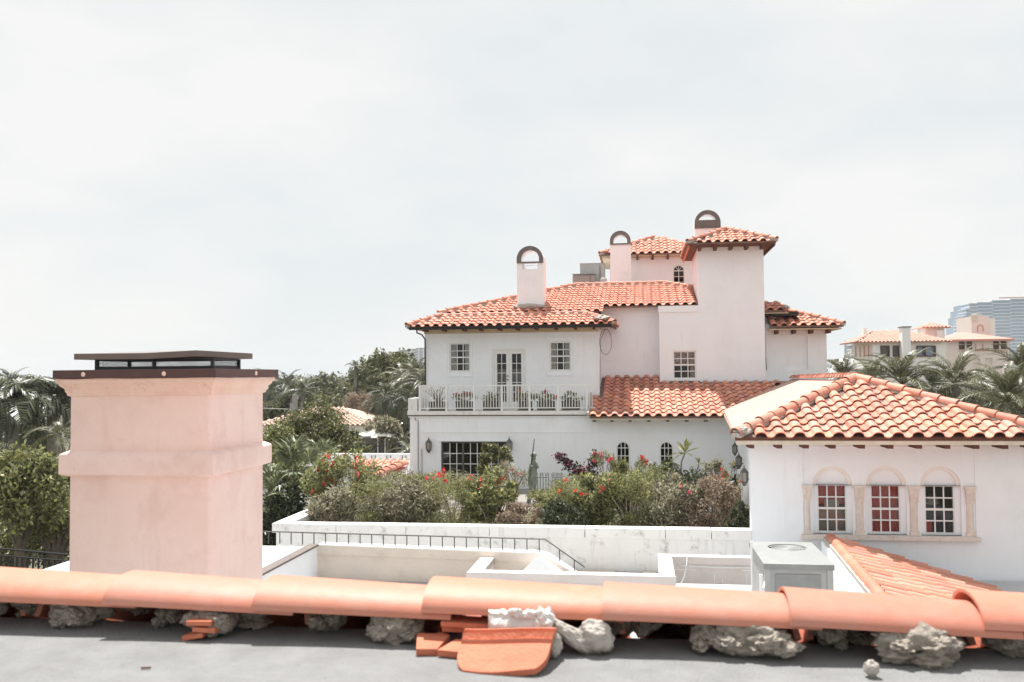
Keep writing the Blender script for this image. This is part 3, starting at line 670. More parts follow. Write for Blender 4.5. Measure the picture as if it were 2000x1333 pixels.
# ================================================================ RIGHT BUILDING (hip roof, three arched windows)
rb = thing('arched_window_building','white stucco building with hipped terracotta roof and three arched recesses over sash windows','building',(4.7,22,-4))
WC=(2.12,18.5); WF=(2.90,29.0)                       # west wall runs slightly askew
AX=[3.675,4.675,5.67]
holes=[(3.12,6.29,-3.14,-1.45)]
mb=MB(); mb.wall(2.12,7.25,-4.3,-1.30,18.5,18.75,holes); mb.part('front_wall','stucco',rb)
# recessed arcade panel, 4 cm behind the wall face
yp=18.525
wh=[(a-.285,a+.285,-3.12,-2.19) for a in AX]
mb=MB(); mb.wall(3.121,6.289,-3.139,-2.19,yp,18.70,[(a-.37,a+.37,-3.139,-2.19) for a in AX])
for a,b in ((3.121,AX[0]-.37),(AX[0]+.37,AX[1]-.37),(AX[1]+.37,AX[2]-.37),(AX[2]+.37,6.289)): mb.box(a,b,yp,18.70,-2.19,-1.451)
for a in AX: mb.spandrel(a,.37,-2.19,-1.451,yp,18.70,seg=18)
mb.part('arcade_panel','stucco',rb)
for a in AX:
    m2=MB(); m2.wall(a-.372,a+.372,-3.139,-1.8,yp+.075,18.72,[(a-.275,a+.275,-3.12,-2.19)]); m2.part('arch_infill','stucco',rb)
    m2=MB(); m2.ring(a,-2.19,.30,.369,yp+.03,yp+.0745,18); m2.part('arch_moulding','stone_pale',rb)
for i,a in enumerate(AX):
    wd=sash_window(rb,a-.274,a+.274,-3.119,-2.191,yp+.075,3,4,fr=.022,bar=.024,rec=.008)
    y=yp+.17
    if i==0:
        curtain(wd,a-.26,a+.26,-3.1,-2.66,y+.06,'blind_grey',2,.004); curtain(wd,a-.26,a+.26,-2.58,-2.2,y+.05,'curtain_red',4,.012)
        MB().obox((a+.02,y+.035,-2.62),(1,0,0),(0,1,0),(0,0,1),.14,.002,.13).part('reflected_shade','blind_grey',wd)
    if i==1: curtain(wd,a-.27,a+.27,-3.1,-2.2,y+.06,'curtain_red',6,.015)
    if i==2:
        curtain(wd,a-.27,a-.1,-3.1,-2.88,y+.06,'curtain_red',2,.01)
        m2=MB(); m2.lathe((a+.03,y+.5,-2.62),[(.15,0),(.09,.16)],14); m2.part('lamp_shade','curtain_white',wd)
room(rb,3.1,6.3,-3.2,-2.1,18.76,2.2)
# stone columns between the windows, with carved capitals
for cx,hw in ((3.185,.062),(4.17,.075),(5.172,.075),(6.19,.07)):
    m2=MB(); yb_=yp
    m2.prism([(cx-hw,yb_+.001),(cx-hw*.8,yb_-.035),(cx-hw*.3,yb_-.055),(cx+hw*.3,yb_-.055),(cx+hw*.8,yb_-.035),(cx+hw,yb_+.001)],'z',-3.06,-2.50)
    m2.box(cx-hw*1.15,cx+hw*1.15,yb_-.065,yb_+.001,-3.139,-3.06)
    col=m2.part('column','stone',rb)
    m2=MB(); m2.box(cx-hw*1.1,cx+hw*1.1,yb_-.068,yb_,-2.50,-2.475)
    m2.add([(cx-hw*1.02,yb_-.06,-2.475),(cx+hw*1.02,yb_-.06,-2.475),(cx+hw*1.3,yb_-.085,-2.24),(cx-hw*1.3,yb_-.085,-2.24),(cx-hw*1.02,yb_,-2.475),(cx+hw*1.02,yb_,-2.475),(cx+hw*1.3,yb_,-2.24),(cx-hw*1.3,yb_,-2.24)],[(0,1,2,3),(1,5,6,2),(4,0,3,7),(3,2,6,7)])
    m2.box(cx-hw*1.5,cx+hw*1.5,yb_-.1,yb_,-2.24,-2.19)
    for q in range(14):
        t=random.random(); s=random.uniform(-.85,.85); rock(m2,(cx+s*hw*1.1,yb_-.066-.02*t,-2.46+.2*t),(.02,.012,.022),q+cx*3,1,.4)
    m2.part('capital','stone',col)
xs_=[3.06,3.9,4.75,5.6,6.34]
for a,b in zip(xs_,xs_[1:]): MB().box(a,b-.004,18.38,18.523,-3.225,-3.141).part('sill_block','stone',rb,bevel=.006)
# other walls
MB().prism([(WC[0]+.02,18.752),(WC[0]+.27,18.752),(WF[0]+.25,29),WF],'z',-4.3,-1.301).part('side_wall','stucco',rb)
MB().box(7.0,7.25,18.76,29,-4.3,-1.3).part('side_wall','stucco',rb)
E1=(1.79,17.9,-1.21); E2=(7.57,17.9,-1.21); AP=(4.68,20.9,-.165); EV=(2.52,28.65,-1.12); RE=(5.10,32.0,-.20); E3=(8.05,28.65,-1.12)
roof=slope(rb,[E1,E2,AP],.355,.335,deckname='roof',prio=8)
slope(rb,[EV,E1,AP,RE],.355,.335,roof=roof,deck='underlay',tiles=False)
slope(rb,[E2,E3,RE,AP],.355,.335,roof=roof,deck='tile_far',tiles=False)
capline(roof,E1,AP,.125,.42,lift=.045,mw=.12,mh=.07); capline(roof,E2,AP,.125,.42,lift=.045,mw=.14,mh=.07)
capline(roof,(4.72,21.0,-.115),RE,.10,.40,lift=.02,mortar=False)
mb=MB(); rock(mb,(1.92,17.99,-1.10),(.15,.12,.075),3,4,.3); mb.part('mortar_end','mortar_light',roof,smooth=True)
MB().box(1.80,7.5,17.90,17.94,-1.36,-1.285).part('fascia','fascia',rb); MB().box(1.78,7.55,17.885,17.93,-1.284,-1.225).part('fascia','wood',rb)
mb=MB(); mb.quad((1.83,17.94,-1.3),(7.5,17.94,-1.3),(7.5,18.5,-1.3),(1.83,18.5,-1.3)); mb.quad((1.83,18.5,-1.3),(2.12,18.5,-1.3),(2.9,29,-1.22),(2.55,29,-1.22)); mb.part('soffit','soffit',rb)
MB().prism([(1.79,17.94),(1.84,17.94),(2.56,28.6),(2.51,28.6)],'z',-1.30,-1.235).part('fascia','underlay',rb)
rafters(rb,[(x,17.95) for x in (2.09,2.61,3.1,3.59,4.12,4.63,5.14,5.64,6.15,6.65,7.15)],.53,-1.392,.05,.045)
# lanterns on the skewed wall
def lantern(x,y,z,s,label,wx=0,wy=1,bracket=True):
    t=thing('wall_lantern',label,'lantern',(x,y,z),'hexagonal lanterns on the white walls')
    mb=MB(); mb.lathe((x,y,z),[(.015*s,.30*s),(.03*s,.285*s),(.06*s,.24*s),(.125*s,.16*s),(.13*s,.145*s)],6); mb.lathe((x,y,z),[(.012*s,.36*s),(.018*s,.34*s),(.01*s,.30*s)],6); mb.part('lantern_top','lantern_metal',t)
    mb=MB(); mb.lathe((x,y,z),[(.03*s,-.28*s),(.05*s,-.24*s),(.105*s,-.15*s),(.11*s,-.135*s)],6); mb.part('lantern_base','lantern_metal',t)
    mb=MB()
    for k in range(6):
        a=math.pi*k/3; mb.tube([(x+.105*s*math.cos(a),y+.105*s*math.sin(a),z-.14*s),(x+.12*s*math.cos(a),y+.12*s*math.sin(a),z+.15*s)],.012*s,4)
    if bracket: mb.tube([(x,y,z-.1*s),(x+wx*.22*s,y+wy*.22*s,z-.05*s)],.02*s,5); mb.obox((x+wx*.2*s,y+wy*.2*s,z-.03*s),(wx,wy,0),(-wy,wx,0),(0,0,1),.015*s,.06*s,.16*s)
    mb.part('lantern_frame','lantern_metal',t)
    MB().lathe((x,y,z),[(.098*s,-.134*s),(.112*s,.144*s)],6).part('lantern_glass','lantern_glass',t)
def wx_(y): return WC[0]+(WF[0]-WC[0])*(y-18.5)/10.5
for y,z,s,lab in ((26.2,-2.13,.62,'farthest and smallest of three lanterns on the building side wall above the shrubs'),(22.6,-2.13,.62,'middle of three lanterns along the building side wall, above the dark slanted canopy'),(19.0,-2.10,.65,'nearest of three lanterns on the building side wall, beside its front corner')):
    lantern(wx_(y)-.10,y,z,s,lab,1,0)
for y in (19.6,21.2,22.0): MB().box(wx_(y)-.09,wx_(y)-.02,y,y+.12,-3.62,-2.35).part('downpipe','paint_white',rb)
# black folded umbrella leaning on the side wall
t=thing('folded_umbrella','black folded garden umbrella leaning against the side wall behind the shrubs','umbrella',(1.85,21.3,-3.62))
mb=MB(); mb.tube([(1.75,21.3,-3.62),(2.12,21.4,-2.3)],.025,6); mb.part('pole','black_metal',t)
mb=MB(); mb.tube([(1.88,21.33,-3.15),(1.97,21.35,-2.8),(2.06,21.38,-2.5),(2.10,21.4,-2.4)],[.11,.13,.11,.05],9); mb.part('canopy','black_metal',t)

# small gable roof, lower right
sg = thing('side_gable_roof','small terracotta tiled slope with a thick pale ridge, below the arched windows','roof',(4.4,14.5,-3.9))
A0,A1=(3.47,17.75,-3.09),(2.95,8.0,-3.09); B0,B1=(6.2,17.75,-3.93),(5.7,8.0,-3.93)
roof=slope(sg,[B1,B0,A0,A1],.30,.40,deck='tile_far',deckname='roof')
capline(roof,A0,A1,.10,.42,'ridge_tile',lift=.0,mortar=False)
mb=MB(); mb.prism([(3.34,17.75),(3.46,17.75),(2.94,8.0),(2.82,8.0)],'z',-3.14,-3.07); mb.part('verge_mortar','mortar_light',roof)
mb=MB(); mb.prism([(3.30,17.75),(3.44,17.75),(2.92,8.0),(2.78,8.0)],'z',-4.2,-3.14); mb.part('gable_wall','stucco',sg)
MB().box(2.85,6.3,7.9,8.05,-4.2,-3.95).part('end_wall','stucco',sg)

# ================================================================ MAIN HOUSE
mh = thing('main_house','large white stucco house with balcony, tower, arched chimneys and terracotta tile roofs','house',(-2,32,-4))
# ground floor
gh=[(-6.43,-4.30,-3.6,-2.12),(-.79,-.35,-3.1,-2.10),(.56,1.0,-3.1,-2.10)]
mb=MB(); mb.wall(-7.46,2.9,-4.0,-1.30,29.0,29.25,gh)
for a in (-.57,.78): mb.spandrel(a,.22,-2.32,-2.10,29.06,29.22,seg=12); mb.box(a-.2201,a-.22,29.0,29.2,-2.3,-2.1)
mb.part('ground_floor_wall','stucco',mh)
# arched heads flush with the wall face
for a in (-.57,.78):
    m2=MB(); m2.spandrel(a,.2195,-2.32,-2.101,29.002,29.058,seg=14); hd=m2.part('arch_head','stucco',mh)
    m2=MB(); m2.ring(a,-2.32,.175,.218,28.985,29.10,14); m2.box(a-.218,a-.175,28.986,29.10,-3.09,-2.32); m2.box(a+.175,a+.218,28.986,29.10,-3.09,-2.32); m2.box(a-.23,a+.23,28.97,29.12,-3.13,-3.09)
    wd=m2.part('arched_window','paint_white',mh)
    m2=MB()
    for q in (-.058,.058): m2.box(a+q-.011,a+q+.011,29.03,29.07,-3.09,-2.16)
    for q in (-2.32,-2.57,-2.83): m2.box(a-.175,a+.175,29.035,29.065,q-.012,q+.012)
    m2.part('glazing_bars','paint_white',wd)
    for i in range(3):
        for j in range(3): pane(wd,a-.174+.1165*i,a-.062+.1165*i,-3.085+.255*j,-2.845+.255*j,29.05)
        pane(wd,a-.165+.112*i,a-.062+.112*i,-2.31,-2.31+(.13,.17,.13)[i],29.05)
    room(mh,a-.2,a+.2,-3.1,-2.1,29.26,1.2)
MB().box(-7.46,-7.21,29.25,36,-10,-1.30).part('west_wall','stucco',mh)
MB().box(-7.475,2.5,28.982,28.999,-1.835,-1.80).part('string_course','stucco',mh)
# sliding glass doors
m2=MB()
x0,x1,z0,z1=-6.43,-4.30,-3.6,-2.12
m2.box(x0+.001,x0+.05,29.05,29.15,z0,z1-.001); m2.box(x1-.05,x1-.001,29.05,29.15,z0,z1-.001); m2.box(x0+.05,x1-.05,29.051,29.149,z1-.06,z1-.002)
for k in (1,2): xx=x0+(x1-x0)*k/3; m2.box(xx-.03,xx+.03,29.06,29.13,z0,z1-.06)
sd=m2.part('sliding_door','lantern_metal',mh)
pw=(x1-x0-.1)/3
m2=MB()
for k in range(3):
    for i in range(1,3): xx=x0+.05+pw*k+pw*i/3; m2.box(xx-.011,xx+.011,29.08,29.11,z0,z1-.06)
for j in range(1,5): zz=z1-.06-.335*j; m2.box(x0+.05,x1-.05,29.082,29.108,zz-.011,zz+.011)
m2.part('glazing_bars','paint_white',sd)
for k in range(9):
    for j in range(4): a=x0+.05+pw/3*k; pane(sd,a+.014,a+pw/3-.014,z1-.06-.335*(j+1)+.013,z1-.06-.335*j-.013,29.095)
room(mh,x0,x1,-3.6,-2.12,29.26,2.5)
MB().box(x0-.07,x1+.07,28.97,28.999,z1+.001,z1+.05).part('door_trim','stucco',mh)
mb=MB(); mb.tube([(-7.18,28.97,-3.5),(-7.18,28.97,-1.45),(-7.28,28.97,-1.42),(-7.28,28.97,-1.25)],.012,5); mb.part('conduit','lantern_metal',mh)
mb=MB(); mb.tube([(-7.06,28.96,-3.5),(-7.06,28.96,-2.35)],.018,5); mb.part('vent_pipe','ac_grey',mh)
# balcony
mb=MB(); mb.box(-7.52,-1.42,28.90,30.5,-1.26,-1.14); sl=mb.part('balcony_slab','stucco_dirty',mh)
MB().box(-7.50,-1.42,28.93,29.0,-1.30,-1.262).part('slab_edge','lid_metal',mh)
MB().box(-7.50,-1.42,28.955,29.0,-1.345,-1.302).part('cornice','stucco',mh)
MB().box(-7.50,-7.20,28.92,30.2,-1.139,-.72).part('corner_block','stucco_dirty',mh)
rl=MB(); rl.box(-7.16,-1.42,28.93,28.98,-.345,-.30); rl.box(-7.16,-1.42,28.94,28.97,-1.06,-1.03); rl=rl.part('balcony_rail','paint_white',mh)
rl2=MB(); rl2.box(-7.16,-7.11,28.98,30.5,-.345,-.30); rl2.box(-7.15,-7.12,28.98,30.5,-1.06,-1.03); rl2.part('balcony_rail','paint_white',mh)
po=MB().box(-.034,.034,-.03,.03,-1.139,-.346).mesh('post','paint_white')
for x in (-7.11,-6.23,-5.32,-4.42,-3.52,-2.6,-1.69): inst(po,'post',rl,Matrix.Translation((x,28.955,0)))
bl=MB().box(-.010,.010,-.012,.012,-1.03,-.346).mesh('baluster','paint_white'); x=-7.04
while x<-1.45:
    inst(bl,'baluster',rl,Matrix.Translation((x,28.955,0))); x+=.0905
y=29.05
while y<30.45: inst(bl,'baluster',rl,Matrix.Translation((-7.135,y,0))); y+=.0905
# upper front block
uh=[(-6.45,-5.73,.13,1.12),(-4.98,-3.82,-1.14,.90),(-3.01,-2.30,.13,1.12)]
mb=MB(); mb.wall(-7.31,-1.36,-1.139,1.52,30.5,30.72,uh); mb.part('upper_wall','stucco',mh)
MB().box(-1.58,-1.36,30.72,33,-1.2,1.6).part('east_wall','stucco_pinkish',mh); MB().box(-7.31,-7.09,30.72,37,-1.2,2.1).part('west_wall','stucco',mh)
for (a,b,c,e) in (uh[0],uh[2]):
    wd=sash_window(mh,a+.001,b-.001,c+.001,e-.001,30.5,3,4,fr=.045,bar=.026,rec=.05)
    curtain(wd,a+.05,a+.21,c+.05,e-.05,30.64,'curtain_white',3,.012); curtain(wd,b-.21,b-.05,c+.05,e-.05,30.64,'curtain_white',3,.012)
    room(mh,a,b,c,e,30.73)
    m2=MB(); m2.box(a-.10,b+.10,30.47,30.498,c-.16,c-.135); m2.box(a-.08,b+.08,30.475,30.498,e+.13,e+.15); m2.box(a-.085,a-.065,30.48,30.498,c-.13,e+.13); m2.box(b+.065,b+.085,30.48,30.498,c-.13,e+.13); m2.part('window_trim','stucco',mh)
# french doors
a,b,c,e=uh[1]; y=30.53
m2=MB(); m2.box(a+.001,a+.07,y,y+.09,c,e-.001); m2.box(b-.07,b-.001,y,y+.09,c,e-.001); m2.box(a+.07,b-.07,y+.001,y+.089,e-.05,e-.001); fd=m2.part('french_door','paint_white',mh)
mid=(a+b)/2
for s0,s1 in ((a+.072,mid-.003),(mid+.003,b-.072)):
    m2=MB(); zb=c+.25
    for q0,q1 in ((s0,s0+.095),(s1-.095,s1)): m2.box(q0,q1,y+.02,y+.065,c+.01,e-.052)
    m2.box(s0+.095,s1-.095,y+.021,y+.064,e-.17,e-.052); m2.box(s0+.095,s1-.095,y+.021,y+.064,c+.01,zb); m2.part('door_leaf','paint_white',fd)
    g0,g1=s0+.095,s1-.095; H=(e-.17-zb)/5
    m2=MB(); m2.box((g0+g1)/2-.01,(g0+g1)/2+.01,y+.03,y+.055,zb,e-.17)
    for j in range(1,5): m2.box(g0,g1,y+.031,y+.054,zb+H*j-.01,zb+H*j+.01)
    m2.part('glazing_bars','paint_white',fd)
    for j in range(5):
        pane(fd,g0+.002,(g0+g1)/2-.012,zb+H*j+.012,zb+H*(j+1)-.012,y+.043); pane(fd,(g0+g1)/2+.012,g1-.002,zb+H*j+.012,zb+H*(j+1)-.012,y+.043)
    m2=MB(); m2.quad((g0-.05,y+.35,c),(g1+.05,y+.35,c),(g1+.05,y+.35,.22),(g0-.05,y+.35,.22)); m2.part('curtain','blind_grey',fd)
for zz in (-.02,-.14): MB().lathe((mid-.05,y+.0,zz),[(.022,-.02),(.022,.02)],8).part('door_knob','lantern_metal',fd)
room(mh,a,b,c,e,30.73,1.8)
# eaves: fascia band, gutter, rafters
MB().box(-7.33,-1.34,30.47,30.499,1.44,1.62).part('frieze','soffit',mh)
mb=MB(); mb.quad((-7.62,29.86,1.625),(-.9,29.86,1.625),(-.9,30.5,1.625),(-7.62,30.5,1.625)); mb.part('soffit','soffit',mh)
mb=MB(); mb.tube([(-7.68,29.79,1.60),(-.9,29.79,1.60)],.055,8); mb.part('gutter','black_metal',mh)
mb=MB(); mb.tube([(-7.42,29.80,1.58),(-7.42,29.84,1.46),(-7.33,30.2,1.40),(-7.27,30.38,1.25),(-7.27,30.42,-1.1)],.026,7); mb.part('downpipe','black_metal',mh)
rafters(mh,[(x,29.9) for x in (-7.2,-6.55,-5.86,-5.29,-4.64,-4.04,-3.41,-2.76,-2.11,-1.5)],.60,1.56,.035,.055)
# skirt roof over the front block
S0,S1,S2,S3=(-7.75,29.75,1.66),(-.80,29.75,1.66),(-1.9,31.3,2.10),(-6.9,31.3,2.10)
skr=slope(mh,[S0,S1,S2,S3],.305,.40,deckname='skirt_roof',prio=3)
slope(mh,[(-7.75,36,1.66),S0,S3,(-6.9,36,2.10)],.305,.40,roof=skr,tiles=False,deck='tile_far'); slope(mh,[S1,(-.80,32.6,1.66),(-1.9,32.6,2.1),S2],.305,.40,roof=skr,tiles=True)
capline(skr,S0,S3,.085,.36,lift=.06,mw=.09,mh=.07); capline(skr,S1,S2,.085,.36,lift=.06,mw=.10,mh=.07); capline(skr,(-6.95,31.35,2.10),(-1.9,31.35,2.10),.075,.42,lift=.04,mw=.09,mh=.05)
mb=MB(); rock(mb,(-1.25,30.2,1.86),(.28,.35,.10),6,4,.35); mb.part('mortar_end','mortar_light',skr,smooth=True)
# main upper roof
U0,U1=(-7.05,31.45,2.19),(3.2,31.45,2.19); UL,UR=(-2.5,36,3.52),(1.05,36,3.52); HR=(2.2,34.85,3.17)
def skip_(p): return (p.x>2.02 and p.y<35.5) or (p.x>-1.42 and p.y<32.2) or (-4.30<p.x<-3.35 and 31.9<p.y<32.75)
upr=slope(mh,[(-7.05,31.45,2.19),(-1.4,31.45,2.19),(-1.4,32.2,2.409),(2.03,32.2,2.409),(2.03,35.02,3.23),UR,UL],.305,.405,deckname='upper_roof',skip=skip_)
slope(mh,[(-7.05,40.5,2.19),(-7.05,31.45,2.19),UL,(-2.5,36.2,3.52)],.305,.405,roof=upr,tiles=False,deck='tile_far')
slope(mh,[(4,40.5,2.19),(-7.05,40.5,2.19),(-2.5,36.2,3.52),(1.05,36.2,3.52)],.305,.405,roof=upr,tiles=False,deck='tile_far')
slope(mh,[(4.2,32.85,2.6),(4.2,39.1,2.6),(1.05,36.2,3.52),UR],.305,.405,roof=upr,tiles=False,deck='tile_far')
capline(upr,U0,UL,.085,.40,lift=.06,mw=.10,mh=.07); capline(upr,UL,UR,.085,.42,lift=.06,mw=.10,mh=.07); capline(upr,(2.05,35.0,3.22),UR,.085,.40,lift=.06,mw=.10,mh=.07)
# rear wall block right of the front block
MB().box(-1.36,.67,32.6,33.0,-1.2,2.14).part('middle_wall','stucco_pinkish',mh); MB().box(-1.36,.67,32.56,33.0,2.141,2.40).part('parapet_cap','stucco',mh)
wh2=[(1.12,1.92,-.19,.80)]
mb=MB(); mb.wall(.67,2.03,-1.2,2.14,32.0,32.25,wh2); mb.part('stair_wall','stucco_pinkish',mh); MB().box(.65,2.029,31.96,33.0,2.141,2.36).part('parapet_cap','stucco',mh); MB().box(.671,.9,32.251,33,-1.2,2.139).part('side_wall','stucco_pinkish',mh)
wd=sash_window(mh,1.121,1.919,-.189,.799,32.0,3,4,fr=.05,bar=.028,rec=.04,label='sash window with patterned lace curtain')
curtain(wd,1.17,1.87,.28,.75,32.16,'curtain_floral',6,.01); curtain(wd,1.72,1.87,-.15,.3,32.17,'curtain_floral',2,.01); room(mh,1.12,1.92,-.19,.8,32.26)
MB().box(1.02,2.02,31.9,32.0,-.33,-.24).part('window_sill','cap_metal',mh)
# tower
MB().box(2.03,4.24,32.0,35.4,-1.2,4.50).part('tower_wall','stucco_pinkish',mh)
T0,T1,T2,T3=(1.66,31.4,4.46),(4.60,31.4,4.46),(4.60,35.8,4.46),(1.66,35.8,4.46); TA,TB=(3.13,33.2,5.14),(3.13,34.0,5.14)
tr=slope(mh,[T0,T1,TA],.30,.38,deckname='tower_roof',prio=4)
slope(mh,[T3,T0,TA,TB],.30,.38,roof=tr,tiles=True); slope(mh,[T1,T2,TB,TA],.30,.38,roof=tr,tiles=True); slope(mh,[T2,T3,TB],.30,.38,roof=tr,tiles=False,deck='tile_far')
capline(tr,T0,TA,.085,.36,lift=.06,mw=.09,mh=.07); capline(tr,T1,TA,.085,.36,lift=.06,mw=.09,mh=.07)
mb=MB(); mb.box(1.72,4.54,31.46,35.74,4.365,4.39); mb.part('soffit','wood',mh)
rafters(mh,[(x,31.45) for x in (2.08,2.6,3.12,3.64,4.16)],.54,4.30,.05,.065)
MB().box(1.70,4.56,31.42,31.46,4.365,4.40).part('fascia','wood',mh); MB().box(1.69,1.73,31.46,35.7,4.30,4.40).part('fascia','tile_broken',mh); MB().box(4.53,4.57,31.46,35.7,4.30,4.40).part('fascia','wood',mh)
# chimneys with arched metal hoods
def arch_chimney(x0,x1,yf,dp,z0,z1,r,label,slot=False,fill=0,st=.12):
    xc=(x0+x1)/2
    m2=MB()
    if slot:
        m2.wall(x0,x1,z0,z1,yf,yf+.1,[(x0+.2,x1-.2,z1-.23,z1-.03)]); m2.wall(x0,x1,z0,z1,yf+dp-.1,yf+dp,[(x0+.2,x1-.2,z1-.23,z1-.03)])
        m2.box(x0,x0+.2,yf+.1,yf+dp-.1,z0,z1); m2.box(x1-.2,x1,yf+.1,yf+dp-.1,z0,z1); m2.box(x0+.2,x1-.2,yf+.1,yf+dp-.1,z0,z1-.23)
    else: m2.box(x0,x1,yf,yf+dp,z0,z1)
    c=m2.part('chimney','stucco',mh,label=label)
    m2=MB(); ri=r-.14; m2.ring(xc,z1+st,ri,r,yf-.05,yf+.12,22); m2.box(xc-r,xc+r,yf-.052,yf+.12,z1-.02,z1+.03); m2.box(xc-r,xc-ri,yf-.05,yf+.12,z1+.03,z1+st); m2.box(xc+ri,xc+r,yf-.05,yf+.12,z1+.03,z1+st)
    if fill: m2.box(xc-ri,xc+ri,yf-.03,yf+.08,z1+.03,z1+fill)
    m2.part('arched_hood','cap_metal',c,smooth=True)
    m2=MB(); m2.ring(xc,z1+st,r-.10,r-.004,yf+.121,yf+dp,22); m2.box(xc-r+.004,xc-r+.1,yf+.121,yf+dp,z1,z1+st); m2.box(xc+r-.1,xc+r-.004,yf+.121,yf+dp,z1,z1+st); m2.part('hood_shell','stucco',c,smooth=True)
arch_chimney(-4.30,-3.36,32.0,.95,2.0,4.00,.47,'front chimney with a slot opening under its arched hood',slot=True)
arch_chimney(-1.14,-.32,37.0,.95,3.0,5.28,.42,'middle chimney with access panel and arched hood')
arch_chimney(2.16,3.12,35.5,.8,4.2,5.60,.49,'rear chimney behind the tower with half-filled arched hood',fill=.30,st=.19)
m2=MB(); m2.box(-1.07,-.42,36.985,36.999,4.12,5.22); m2.part('access_panel','stucco_pinkish',mh)
mb=MB(); rock(mb,(-3.85,31.97,2.42),(.55,.12,.10),8,4,.3); mb.part('mortar_flashing','mortar_light',upr,smooth=True)
# rear turret with its own hip roof
mb=MB(); mb.wall(-1.22,2.6,2.6,5.1,39.0,39.25,[(1.42,1.92,3.4,4.62)]); mb.spandrel(1.67,.25,4.37,4.62,39.02,39.2,seg=12); tw=mb.part('turret_wall','stucco',mh)
MB().box(-1.22,-.97,39.25,43,2.6,5.1).part('turret_side_wall','stucco_pinkish',mh); MB().box(2.35,2.6,39.25,43,2.6,5.1).part('turret_side_wall','stucco_pinkish',mh)
m2=MB(); m2.ring(1.67,4.37,.205,.248,38.99,39.1,12); m2.box(1.42,1.465,38.991,39.1,3.41,4.37); m2.box(1.875,1.92,38.991,39.1,3.41,4.37); wd=m2.part('fanlight_window','paint_white',mh)
m2=MB(); m2.box(1.465,1.875,39.03,39.07,4.345,4.385); m2.box(1.657,1.683,39.031,39.069,3.41,4.345)
for zz in (3.65,3.88,4.12): m2.box(1.465,1.875,39.035,39.065,zz-.012,zz+.012)
for an in (50,90,130): m2.tube([(1.67,39.05,4.38),(1.67+.21*math.cos(R(an)),39.05,4.38+.21*math.sin(R(an)))],.012,4)
m2.part('glazing_bars','paint_white',wd)
for i in range(2):
    for j in range(4): pane(wd,1.467+.216*i,1.655+.216*i,3.42+.235*j,3.63+.235*j,39.05)
m2=MB(); m2.prism([(1.67+.2*math.cos(math.pi*k/10),4.385+.2*math.sin(math.pi*k/10)) for k in range(11)],'y',39.045,39.055); m2.part('pane','glass',wd)
room(mh,1.42,1.92,3.4,4.6,39.26,1.2)
Q0,Q1,Q2,Q3=(-1.62,38.4,5.06),(3.0,38.4,5.06),(3.0,43,5.06),(-1.62,43,5.06); QA,QB=(.60,40.5,6.0),(.95,40.9,6.0)
tt=slope(mh,[Q0,Q1,QB,QA],.33,.40,deckname='turret_roof',prio=1)
slope(mh,[Q3,Q0,QA],.33,.40,roof=tt); slope(mh,[Q1,Q2,QB],.33,.40,roof=tt,tiles=False,deck='tile_far'); slope(mh,[Q2,Q3,QA,QB],.33,.40,roof=tt,tiles=False,deck='tile_far')
capline(tt,QA,QB,.085,.4,lift=.05,mortar=False); capline(tt,Q0,QA,.085,.4,lift=.06,mw=.09,mh=.07); capline(tt,Q1,QB,.085,.4,lift=.06,mw=.09,mh=.07)
MB().box(-1.55,2.95,38.46,43,4.96,5.0).part('soffit','soffit',mh)
rafters(mh,[(x,38.45) for x in (-.05,.58,1.21,1.84,2.4)],.54,4.93,.045,.075)
# right wing
mb=MB(); mb.wall(4.241,6.46,-1.2,1.72,33.0,33.3,[(5.05,5.82,.10,1.30)]); mb.part('wing_wall','stucco_pinkish',mh); MB().box(5.051,5.819,33.12,33.28,.101,1.299).part('blind_niche','stucco_pinkish',mh)
MB().box(6.2,6.46,33.3,38,-1.2,1.72).part('wing_side_wall','stucco_pinkish',mh)
V0,V1,V2,V3=(4.50,32.35,1.63),(6.92,32.35,1.63),(5.20,34.6,2.32),(4.50,34.6,2.32)
vr=slope(mh,[V0,V1,V2,V3],.325,.385,deckname='wing_roof',prio=5)
slope(mh,[V1,(6.92,38,1.63),(5.2,38,2.32),V2],.325,.385,roof=vr,tiles=False,deck='tile_far')
capline(vr,V1,V2,.085,.38,lift=.06,mw=.09,mh=.07)
MB().box(4.45,6.85,32.4,38,1.49,1.53).part('soffit','soffit',mh); rafters(mh,[(x,32.42) for x in (4.72,5.30,5.88,6.46)],.56,1.44,.045,.08)
W0,W1,W2,W3=(4.1,32.7,2.20),(5.22,32.7,2.20),(4.55,33.7,2.62),(4.1,33.7,2.62)
wr=slope(mh,[(4.1,32.7,2.20),(5.05,32.7,2.20),(5.05,33.9,2.58),(4.1,33.9,2.58)],.33,.385,deckname='small_roof',prio=5)
mb=MB(); rock(mb,(5.08,33.0,2.30),(.10,.35,.10),61,4,.3); mb.part('mortar_end','mortar_light',wr,smooth=True)
MB().box(4.25,5.15,32.76,36,2.08,2.12).part('soffit','soffit',mh); MB().box(4.241,4.9,33.305,36,1.6,2.08).part('small_wall','stucco_pinkish',mh); rafters(mh,[(4.55,32.8)],.5,2.02,.05,.08)
mb=MB(); mb.tube([(4.36,32.95,2.0),(4.37,32.96,.6),(4.40,32.97,.1)],.014,5); mb.part('conduit','lantern_metal',mh)
mb=MB(); mb.tube([(-1.12+.20*math.sin(q*.33),30.2,1.08+.42*math.cos(q*.33)) for q in range(20)]+[(-1.28,30.3,1.2),(-1.31,30.4,.5),(-1.33,30.45,-.5)],.008,4); mb.part('loose_cable','black_metal',mh)
